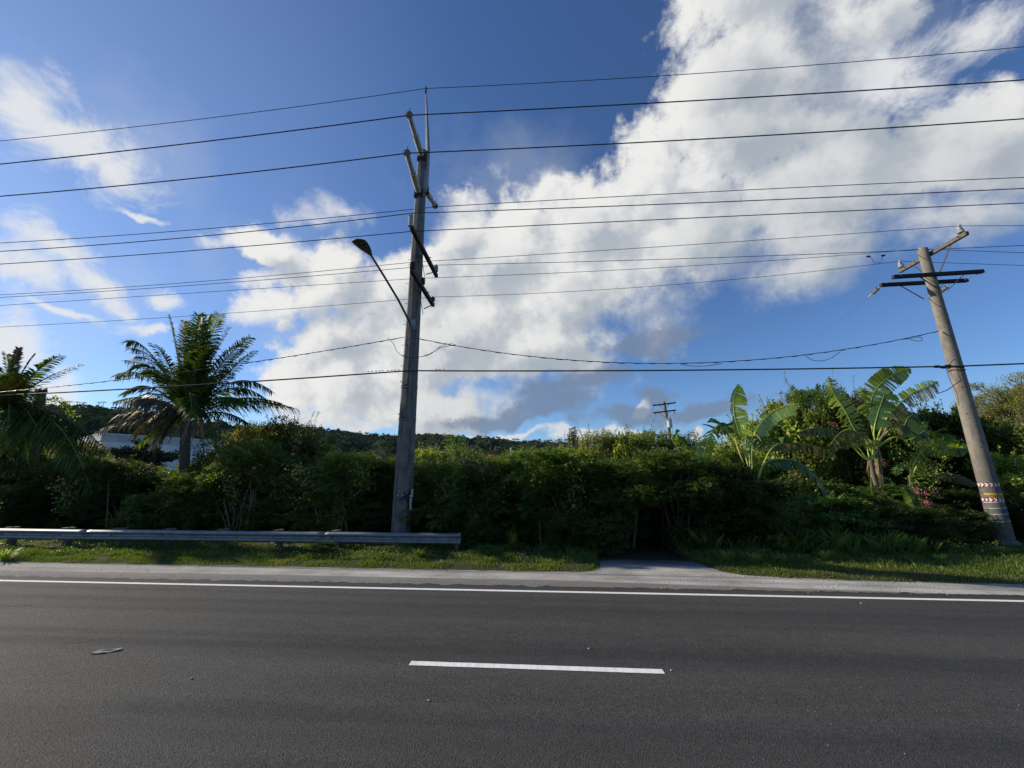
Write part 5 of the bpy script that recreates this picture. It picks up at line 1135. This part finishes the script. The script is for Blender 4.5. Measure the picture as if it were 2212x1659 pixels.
# palm tuft standing far behind the hedge
tq = at(1237, 962, 34); tp_ = thing('small_palm', (tq.x, 34, 0), 'small dark palm tuft poking over the hedge against the clouds', 'palm tree')
palm_trunk(tp_, [(tq.x, 34, 0), (tq.x, 34, 3), (tq.x, 34, tq.z)], .16)
for i, (a, t) in enumerate((((1236, 950), (1233, 925)), ((1238, 948), (1240, 922)), ((1240, 952), (1246, 928)), ((1233, 955), (1226, 938)), ((1243, 957), (1250, 942)))): frond(tp_, tq, at(*a, 34), at(*t, 34), 'palm_leaf', .42, n=26, width=.07, seed=300 + i)

# ------------------------------------------------------------------ banana plants
simple('banana_rib', (.14, .22, .05), (.22, .30, .08), 12, .5)
def blade(par, path, Ys, w0, m='banana_leaf', m2=None, flop=(.25, .25), torn=.3, seed=0, start=.22, face=1.0, fringe=0.0, stalk='banana_stalk', stalk_r=.035, wr=None, n=56):
    """leaf along a path of view points; two half blades hinge on the midrib; torn = share of strips split apart"""
    torn = min(.8, torn * 1.35 + .10); w0 *= .96; wr = (wr[0] * .96, wr[1] * .96) if wr else None
    rg = random.Random(seed); Ys = Ys if isinstance(Ys, (list, tuple)) else [Ys] * len(path)
    pts = cr([at(a, b, y) for (a, b), y in zip(path, Ys)], 12); N = len(pts) - 1
    def ev(t):
        f = max(0, min(.9999, t)) * N; i = int(f); return pts[i].lerp(pts[i + 1], f - i), (pts[min(i + 1, N)] - pts[i]).normalized()
    g = G(); camp = Vector((0, 0, CAM_H)); wr = wr or (w0, w0)
    for si, sg in enumerate((-1, 1)):
        g.cur = 1 if (m2 and si == 1) else 0; W0 = wr[si]
        if W0 <= 0: continue
        j = 0.0; gap = 0.0
        for k in range(n):
            ta = start + (1 - start) * k / n; tb_ = start + (1 - start) * (k + 1) / n
            if rg.random() < torn: j = rg.uniform(-.45, .6) * (.5 + torn); gap = rg.uniform(.1, .5) * torn
            else: gap = 0
            q = []
            for (t, u) in ((ta, 0), (tb_, 1)):
                p, d = ev(t); tc_ = (camp - p).normalized(); sf = d.cross(tc_).normalized() * sg; su = d.cross(Vector((0, 0, 1)))
                su = (su.normalized() * sg) if su.length > .2 else sf
                if su.dot(sf) < 0: su = -su if face > .5 else su
                s = (sf * face + su * (1 - face)).normalized(); tt_ = (t - start) / (1 - start)
                prof_ = min(1, (tt_ / .16)) ** .6 * (min(1, (1 - tt_) / .22) ** .55 if tt_ < 1 else 0); fl = flop[si] + j
                o_ = (s * math.cos(fl) - Vector((0, 0, 1)) * math.sin(fl) + d * .12).normalized(); wv = W0 * prof_ * rg.uniform(.93, 1.03) * (1 - (fringe * rg.random()))
                q.append((p, p + o_ * wv * .55, p + o_ * wv * .95 - Vector((0, 0, 1)) * wv * .22 * abs(math.sin(fl) + .2)))
            (p0_, a0, b0), (p1_, a1_, b1_) = q
            if gap: a0 = a0.lerp(a1_, gap * .5); b0 = b0.lerp(b1_, gap); 
            g.add([p0_, p1_, a1_, a0, b1_, b0], [(0, 1, 2, 3), (3, 2, 4, 5)])
    ms = [MATS[m]] + ([MATS[m2]] if m2 else []); o = g.build('leaf', ms, par)
    g = G(); rr_ = [stalk_r * .85 * (1 - .97 * i / N) ** 1.25 + .004 for i in range(N + 1)]; ks = max(2, int(N * (start + .06)))
    g.tube(pts[:ks + 1], rr_[:ks + 1], 6, cap=False); g.cur = 1; g.tube(pts[ks:], rr_[ks:], 6, cap=False); g.build('midrib', [MATS[stalk], MATS['banana_rib' if stalk == 'banana_stalk' else stalk]], o); return o
def pstem(par, pts, Y, r0, r1, name='stem', m='banana_bark', skirt=True, seed=0):
    rg = random.Random(seed); P_ = cr([at(a, b, Y) for a, b in pts] if pts[0][1] < 5000 else pts, 8); P_ = P_; n = len(P_); g = G()
    g.tube(P_, [r0 + (r1 - r0) * i / (n - 1) for i in range(n)], 12); o = g.build(name, MATS[m], par, smooth=True)
    if skirt:
        g = G()
        for i in range(16):
            k = rg.randrange(n // 3, n); p = P_[k]; a = rg.uniform(0, 6.28); e = Vector((math.cos(a), math.sin(a), 0)); rr_ = r0 + (r1 - r0) * k / n; L = rg.uniform(.25, .7); w = e.cross(Vector((0, 0, 1))) * .035
            b = p + e * rr_; c_ = b + e * .05 - Vector((0, 0, L * .5)); d_ = b + e * rg.uniform(.02, .12) - Vector((0, 0, L)); g.add([b - w, b + w, c_ + w, c_ - w, d_], [(0, 1, 2, 3), (3, 2, 4)])
        g.build('dry_sheath', MATS['banana_leaf_dry'], o)
    return o
Y1 = 14.0; gb = gr(1650, 1172); b1_ = thing('banana_plant', (gb.x, Y1, 0), 'left banana plant with one upright paddle leaf and an arching leaf', 'banana plant', 'banana plants')
pstem(b1_, [(1652, 1178), (1642, 1120), (1634, 1075), (1627, 1040)], Y1, .16, .10, seed=1)
B0 = (1626, 1045)
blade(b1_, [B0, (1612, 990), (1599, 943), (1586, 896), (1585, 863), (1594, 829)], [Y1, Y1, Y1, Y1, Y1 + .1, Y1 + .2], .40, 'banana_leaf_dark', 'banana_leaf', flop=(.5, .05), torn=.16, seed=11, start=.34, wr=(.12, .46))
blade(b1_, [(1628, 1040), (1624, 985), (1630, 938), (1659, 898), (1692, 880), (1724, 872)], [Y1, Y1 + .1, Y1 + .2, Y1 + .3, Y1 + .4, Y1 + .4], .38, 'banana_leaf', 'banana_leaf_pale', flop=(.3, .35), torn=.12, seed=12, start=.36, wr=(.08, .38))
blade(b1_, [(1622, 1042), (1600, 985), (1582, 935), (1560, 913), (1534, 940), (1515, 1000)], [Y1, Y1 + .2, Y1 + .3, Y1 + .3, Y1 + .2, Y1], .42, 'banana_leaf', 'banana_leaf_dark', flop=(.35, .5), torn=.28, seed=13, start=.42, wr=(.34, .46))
blade(b1_, [(1620, 1046), (1606, 1005), (1585, 958), (1566, 930), (1552, 935)], [Y1, Y1 - .1, Y1 - .1, Y1 - .2, Y1 - .2], .20, 'banana_leaf_dry', None, flop=(1.2, 1.2), torn=.6, seed=14, start=.35, fringe=.6, face=.3, stalk='dead_stalk', stalk_r=.028)
blade(b1_, [(1622, 1030), (1618, 970), (1614, 940), (1612, 944), (1610, 965)], [Y1, Y1 - .1, Y1 - .3, Y1 - .6, Y1 - .7], .26, 'banana_leaf_dark', None, flop=(.5, .5), torn=.3, seed=15, start=.5, face=.1)
blade(b1_, [(1622, 1030), (1622, 970), (1628, 941), (1640, 945), (1650, 968)], [Y1, Y1 - .1, Y1 - .3, Y1 - .6, Y1 - .8], .36, 'banana_leaf_dark', None, flop=(.6, .6), torn=.3, seed=16, start=.45, face=.2)
blade(b1_, [(1632, 1060), (1645, 1010), (1672, 993), (1720, 996), (1760, 1025), (1792, 1072)], [Y1, Y1, Y1, Y1 - .1, Y1 - .1, Y1 - .1], .34, 'banana_leaf_dark', None, flop=(.9, .9), torn=.35, seed=17, start=.25, face=.4)
blade(b1_, [(1630, 1055), (1648, 1005), (1668, 968), (1700, 957), (1760, 962), (1805, 982)], [Y1, Y1 + .2, Y1 + .4, Y1 + .4, Y1 + .4, Y1 + .4], .34, 'banana_leaf_dark', 'banana_leaf_dry', flop=(.3, 1.1), torn=.5, seed=18, start=.34, face=.6)
blade(b1_, [(1618, 1050), (1590, 1010), (1560, 985), (1538, 1000), (1528, 1020)], [Y1, Y1 - .1, Y1 - .1, Y1 - .2, Y1 - .2], .30, 'banana_leaf', None, flop=(.7, .7), torn=.4, seed=19, start=.35, face=.6)
# leaves of a smaller plant hidden in the bushes left of it
bh = at(1480, 1030, 16.2); b0_ = thing('banana_plant', (bh.x, 16.2, 0), 'half-hidden banana plant with yellowed drooping leaves below the distant leaning pole', 'banana plant', 'banana plants')
pstem(b0_, [(1478, 1090), (1476, 1050), (1474, 1015)], 16.2, .12, .08, seed=2)
blade(b0_, [(1474, 1018), (1470, 980), (1452, 948), (1462, 938), (1480, 960), (1494, 1008)], 16.2, .30, 'banana_leaf_dark', 'banana_leaf', flop=(.9, .7), torn=.6, seed=21, start=.3, face=.7)
blade(b0_, [(1474, 1018), (1468, 1000), (1452, 990), (1420, 985), (1396, 1004)], 16.0, .26, 'banana_leaf_yellow', 'banana_leaf', flop=(.9, .9), torn=.7, seed=22, start=.2, face=.6)
blade(b0_, [(1474, 1018), (1480, 998), (1500, 988), (1530, 993), (1548, 1005)], 16.0, .28, 'banana_leaf_yellow', None, flop=(1.0, 1.0), torn=.6, seed=23, start=.2, face=.6)
bh = at(1345, 1000, 17.0); b4_ = thing('banana_plant', (bh.x, 17.0, 0), 'single bright yellow banana leaf showing over the hedge', 'banana plant', 'banana plants')
pstem(b4_, [(1348, 1060), (1350, 1020), (1352, 990)], 17.0, .10, .07, skirt=False)
blade(b4_, [(1352, 992), (1358, 975), (1350, 958), (1335, 950), (1320, 953)], 17.0, .30, 'banana_leaf_yellow', None, flop=(.3, .5), torn=.25, seed=24, start=.3)
# the big plant
Y2 = 15.3; gb = at(1895, 1100, Y2); b2_ = thing('banana_plant', (gb.x, Y2, 0), 'largest banana plant, two trunks and torn tall leaves, left of the right pole', 'banana plant', 'banana plants')
pstem(b2_, [(1906, 1130), (1902, 1060), (1897, 1000), (1892, 955)], Y2, .12, .085, seed=3); B2 = (1892, 962)
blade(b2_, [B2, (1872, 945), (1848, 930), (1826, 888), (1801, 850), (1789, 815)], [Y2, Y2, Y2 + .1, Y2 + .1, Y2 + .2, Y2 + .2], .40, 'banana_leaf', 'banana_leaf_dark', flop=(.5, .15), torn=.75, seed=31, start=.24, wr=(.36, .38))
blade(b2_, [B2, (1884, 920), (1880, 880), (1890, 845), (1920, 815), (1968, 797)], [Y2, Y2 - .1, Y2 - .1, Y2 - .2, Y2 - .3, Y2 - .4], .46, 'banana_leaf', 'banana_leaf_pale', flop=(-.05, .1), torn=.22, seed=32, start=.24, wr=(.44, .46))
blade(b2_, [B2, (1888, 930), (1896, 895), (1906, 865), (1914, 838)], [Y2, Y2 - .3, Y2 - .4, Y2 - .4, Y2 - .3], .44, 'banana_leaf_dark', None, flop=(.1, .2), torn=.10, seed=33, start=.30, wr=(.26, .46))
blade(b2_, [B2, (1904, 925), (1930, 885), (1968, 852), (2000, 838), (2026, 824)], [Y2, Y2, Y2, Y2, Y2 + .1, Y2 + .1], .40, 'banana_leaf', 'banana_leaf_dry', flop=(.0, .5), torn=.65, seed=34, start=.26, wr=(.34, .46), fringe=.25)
blade(b2_, [B2, (1882, 915), (1878, 895), (1874, 868), (1872, 843)], [Y2, Y2 + .2, Y2 + .3, Y2 + .3, Y2 + .3], .10, 'banana_leaf', None, flop=(.1, .1), torn=.1, seed=35, start=.3)
blade(b2_, [(1890, 990), (1872, 952), (1852, 934), (1825, 930), (1802, 948), (1788, 972)], [Y2, Y2 - .2, Y2 - .3, Y2 - .3, Y2 - .3, Y2 - .3], .40, 'banana_leaf_dry', 'banana_leaf', flop=(1.1, 1.0), torn=.9, seed=36, start=.30, fringe=.5, face=.5)
blade(b2_, [(1890, 985), (1860, 950), (1815, 935), (1765, 924), (1724, 934)], [Y2, Y2 + .3, Y2 + .4, Y2 + .4, Y2 + .4], .36, 'banana_leaf_dark', 'banana_leaf_dry', flop=(1.0, 1.1), torn=.6, seed=37, start=.28, fringe=.3, face=.5)
blade(b2_, [B2, (1910, 935), (1925, 905), (1938, 915), (1944, 945)], [Y2, Y2 + .2, Y2 + .2, Y2 + .2, Y2 + .2], .34, 'banana_leaf_dry', None, flop=(1.1, 1.1), torn=.9, seed=38, start=.3, fringe=.5, stalk='dead_stalk')
blade(b2_, [B2, (1920, 930), (1950, 922), (1962, 902), (1980, 893)], [Y2 + .3] * 5, .42, 'banana_leaf_dark', None, flop=(.4, .3), torn=.05, seed=39, start=.4, wr=(.34, .50))
blade(b2_, [(1896, 965), (1930, 945), (1965, 950), (2000, 930), (2028, 940), (2036, 955)], [Y2 + .3] * 6, .42, 'banana_leaf_dark', None, flop=(.4, .5), torn=.15, seed=40, start=.42)
pstem(b2_, [(1893, 1050), (1885, 1020), (1880, 994)], Y2 - .3, .10, .075, name='second_stem', seed=4)
for i, (a, b, c_, m_) in enumerate((((1862, 985), (1842, 966), (1815, 955), 'banana_leaf_dry'), ((1866, 982), (1850, 962), (1828, 950), 'banana_leaf'), ((1876, 980), (1872, 965), (1862, 950), 'banana_leaf'), ((1886, 975), (1878, 950), (1860, 935), 'banana_leaf_dry'), ((1888, 985), (1888, 965), (1892, 950), 'banana_leaf'))):
    blade(b2_, [(1881, 998), a, b, c_, (c_[0] - 22, c_[1] + 14)], Y2 - .3, .24, m_, None, flop=(.9, 1.0), torn=.8, seed=50 + i, start=.55, fringe=.4, face=.5)
bx = at(1967, 1060, 15.0); b3_ = thing('banana_plant', (bx.x, 15.0, 0), 'smallest banana crown with leaves reaching behind the right pole', 'banana plant', 'banana plants')
pstem(b3_, [(1974, 1110), (1970, 1065), (1967, 1030)], 15.0, .12, .08, seed=5)
blade(b3_, [(1967, 1034), (1972, 1010), (1988, 978), (2015, 962), (2042, 974), (2060, 985)], 15.0, .32, 'banana_leaf', None, flop=(.2, .5), torn=.7, seed=61, start=.25)
blade(b3_, [(1969, 1030), (1985, 1000), (2010, 975), (2045, 966), (2092, 970)], 15.3, .32, 'banana_leaf', 'banana_leaf_dark', flop=(.2, .6), torn=.1, seed=62, start=.45)
blade(b3_, [(1969, 1030), (2000, 1026), (2040, 1022), (2080, 1030), (2108, 1044)], [15, 14.9, 14.8, 14.7, 14.7], .28, 'banana_leaf', 'banana_leaf_dry', flop=(.9, .9), torn=.8, seed=63, start=.2, face=.5)
blade(b3_, [(1966, 1034), (1966, 1015), (1956, 1000), (1940, 1005), (1930, 1022)], 15.0, .24, 'banana_leaf_dark', None, flop=(.8, .8), torn=.4, seed=64, start=.3, face=.5)
blade(b3_, [(1968, 1030), (1976, 1005), (1984, 990)], 15.0, .12, 'banana_leaf', None, flop=(.2, .2), torn=.1, seed=65, start=.5)
yy = 13.6; bx = at(1985, 1160, yy); b5_ = thing('banana_plant', (bx.x, yy, 0), 'young knee-high banana plant with one pointed upright leaf by the verge', 'banana plant', 'banana plants')
pstem(b5_, [(1990, 1165), (1986, 1140), (1981, 1120)], yy, .05, .035, skirt=False)
blade(b5_, [(1981, 1122), (1978, 1105), (1968, 1078), (1953, 1054)], yy, .17, 'banana_leaf', 'banana_leaf_dark', flop=(.1, .1), torn=.03, seed=71, start=.15, stalk_r=.018)
blade(b5_, [(1981, 1122), (1990, 1112), (2010, 1122), (2022, 1152)], yy, .13, 'banana_leaf_dry', 'banana_leaf_dark', flop=(.9, .9), torn=.2, seed=72, start=.15, face=.5, stalk_r=.016)
blade(b5_, [(1981, 1120), (1972, 1110), (1958, 1104), (1946, 1112)], yy, .12, 'banana_leaf_dark', None, flop=(.8, .8), torn=.2, seed=73, start=.15, face=.5, stalk_r=.015)

# ------------------------------------------------------------------ grass, herbs and tall clumps on the verge
def zarr(x, y): return np.array([verge_z(a, b) for a, b in zip(x, y)])
def grass(name, n, xr, dr_, h, w, m='grass_blade', lean=.5, zonef=None, seed=1):
    rg = np.random.default_rng(seed); x = rg.uniform(*xr, n); ed = np.array([edge(a) for a in x]); y = ed + dr_[0] + (dr_[1] - dr_[0]) * rg.uniform(0, 1, n)
    k = (y < 14.6) & ~((x > 1.5) & (x < 4.15)); nz = np.array([mn.noise(Vector((a * 1.7, b * 1.7, 0))) for a, b in zip(x, y)]); k &= (rg.uniform(-.5, .6, n) < nz + .25)
    x, y, nz = x[k], y[k], nz[k]; n = len(x); z = zarr(x, y) - .015; dd = y - np.array([edge(a) for a in x])
    hh = h * rg.uniform(.5, 1.3, n) * (.62 + .38 * np.clip(dd / 1.2, 0, 1)) * (1 + nz * .8) * np.where((x < -2) & (dd > 1.0) & (dd < 2.5), .45, 1); a = rg.uniform(0, 6.283, n); s = np.stack([np.cos(a), np.sin(a), np.zeros(n)], 1); ln = np.stack([-np.sin(a), np.cos(a), np.zeros(n)], 1) * (hh * lean * rg.uniform(.1, 1.4, n))[:, None]
    p = np.stack([x, y, z], 1); ww = (w * rg.uniform(.7, 1.3, n))[:, None]; up = np.array([0, 0, 1.0])
    V = np.stack([p - s * ww, p + s * ww, p + s * ww * .7 + ln * .4 + up * (hh * .6)[:, None], p + ln + up * (hh * .95)[:, None]], 1)
    return tag(mesh_from(name, V.reshape(-1, 3), np.arange(n * 4).reshape(-1, 4), MATS[m]), kind='stuff')
grass('grass', 110000, (-19, 14), (-.05, 1.2), .07, .008, seed=1)
grass('grass', 60000, (-20, 16), (.5, 4.6), .13, .008, seed=2, lean=.7)
grass('grass', 40000, (4.2, 17), (.1, 4.6), .085, .008, seed=3, lean=.8)
def herbs(name, n, xr, dr_, h, ll, m, seed):
    rg = np.random.default_rng(seed); x = rg.uniform(*xr, n); y = np.array([edge(a) for a in x]) + rg.uniform(*dr_, n); nz = np.array([mn.noise(Vector((a * 1.3, b * 1.3, 7))) for a, b in zip(x, y)])
    k = (y < 15) & ~((x > 1.4) & (x < 4.2)) & (rg.uniform(-.4, .5, n) < nz); x, y, nz = x[k], y[k], nz[k]; n = len(x); z = zarr(x, y) + rg.uniform(.02, 1, n) ** .8 * h * (1 + nz * 1.4) * np.where((x < -2) & (y < 12.9), .6, 1)
    Q = broad(rg, np.stack([x, y, z], 1), nrm(rg.normal(size=(n, 3)) * .7 + np.array([0, 0, 1.0])), ll, ll * .7); return tag(mesh_from(name, Q.reshape(-1, 3), np.arange(n * 4).reshape(-1, 4), MATS[m]), kind='stuff')
herbs('ground_cover', 70000, (-20, 1.6), (.55, 4.4), .13, .05, 'weed_leaf', 5)
herbs('ground_cover', 26000, (4.1, 12.5), (2.2, 4.6), .28, .055, 'leaf_dark', 6)
grass('tall_grass', 9000, (4.3, 10.9), (2.3, 4.0), .42, .010, seed=9, lean=.6)
random.seed(77); 
def clump(px, py, h, spread, n, label, m='clump_blade', w=.024, cat='grass clump', group='tall grass clumps on the verge', droop=1.0, seed=0):
    rg = random.Random(seed); q = gr(px, py); z0 = verge_z(q.x, q.y) - .02; r = thing('grass_clump', (q.x, q.y, z0), label, cat, group); g = G()
    for i in range(n):
        a = rg.uniform(0, 6.28); o_ = Vector((math.cos(a), math.sin(a), 0)); b = Vector((q.x, q.y, z0)) + o_ * rg.uniform(0, .10) * spread / .4; L = h * rg.uniform(.5, 1.15); out_ = spread * rg.uniform(.2, 1.1); s = o_.cross(Vector((0, 0, 1))) * w * .5
        P_ = [b + o_ * out_ * t ** 1.6 + Vector((0, 0, L * (t - .42 * droop * t * t * t))) for t in (0, .3, .55, .78, 1)]
        vs = []; 
        for k, p in enumerate(P_): ww = (1, 1.1, .95, .65, .08)[k]; vs += [p - s * ww, p + s * ww]
        g.add(vs, [(2 * k, 2 * k + 1, 2 * k + 3, 2 * k + 2) for k in range(4)])
    g.build('blades', MATS[m], r); return r
for i, a in enumerate(((1572, 1222, .42, .34, 90, 'pale green grass clump at the driveway corner, leftmost of three'), (1632, 1225, .40, .36, 100, 'pale green grass clump at the driveway corner, middle of three'), (1690, 1227, .40, .34, 90, 'pale green grass clump at the driveway corner, rightmost of three'),
     (1108, 1190, .95, .45, 150, 'tall drooping grass clump standing against the hedge left of the stake'), (905, 1212, .42, .40, 90, 'grass clump growing just under the end of the guardrail'), (1785, 1218, .34, .32, 60, 'loose grass tuft below the dark creeper'), (1850, 1212, .42, .36, 60, 'grass tuft left of the tall pale blade tuft'),
     (1985, 1208, .60, .30, 50, 'tuft with tall pale upright blades below the young banana'), (2035, 1222, .26, .34, 50, 'low bending grass tuft right of the tall pale blade tuft'), (2170, 1208, .34, .40, 60, 'grass tuft at the foot of the right pole'), (8, 1212, .50, .40, 70, 'bright grass clump at the left edge under the guardrail'), (1920, 1200, .5, .42, 70, 'dark grass clump below the flowering shrub'), (1720, 1195, .6, .5, 90, 'dark tall grass at the foot of the left banana plant'), (300, 1205, .22, .3, 50, 'small sunny grass tuft between the third and fourth guardrail posts from the left'))):
    clump(a[0], a[1], a[2], a[3], a[4], a[5], seed=400 + i, droop=1.3 if i == 3 else 1.0)
for i, (px, py, h, lb) in enumerate(((1150, 1185, .55, 'low leafy weed just left of the stake'), (1222, 1185, .55, 'low leafy weed right of the stake'), (700, 1205, .2, 'low leafy weed under the guardrail midway'), (1520, 1195, .6, 'low dark weed at the right corner of the driveway hollow'), (2090, 1195, .45, 'low leafy weed left of the foot of the right pole'))):
    q = gr(px, py); shrub('bb' if i % 2 == 0 else 'fa', px, py, q.y, .7 + .3 * (i % 2), lb, None, name='weed', cat='weed', X=q.x, h=h)
# bare stems and dry stalks inside the driveway hollow
g = G(); random.seed(12)
hol = thing('thicket_stems', (2.8, 14.3, 0), 'thin pale bare stems crossing inside the driveway hollow', 'stems')
for i in range(26):
    x = random.choice((random.uniform(1.0, 2.0), random.uniform(1.2, 3.2), random.uniform(3.8, 5.0))); y = random.uniform(13.6, 16.4); p = Vector((x, y, 0)); e = p + Vector((random.uniform(-.9, .9), random.uniform(-.2, .2), random.uniform(1.2, 2.4))); g.tube(cr([p, p.lerp(e, .5) + Vector((random.uniform(-.2, .2), 0, .15)), e], 4), [random.uniform(.006, .016)] * 9, 4, cap=False)
g.build('stems', MATS['stem_bark'], hol)
creeper('creeper', [(1270, 1150), (1300, 1165), (1320, 1180)], 14.4, 'yellow-green leaves catching light left inside the driveway hollow', 'leaf_broad', n=160, sp=.2, seed=44, ll=.06, lw=.04)
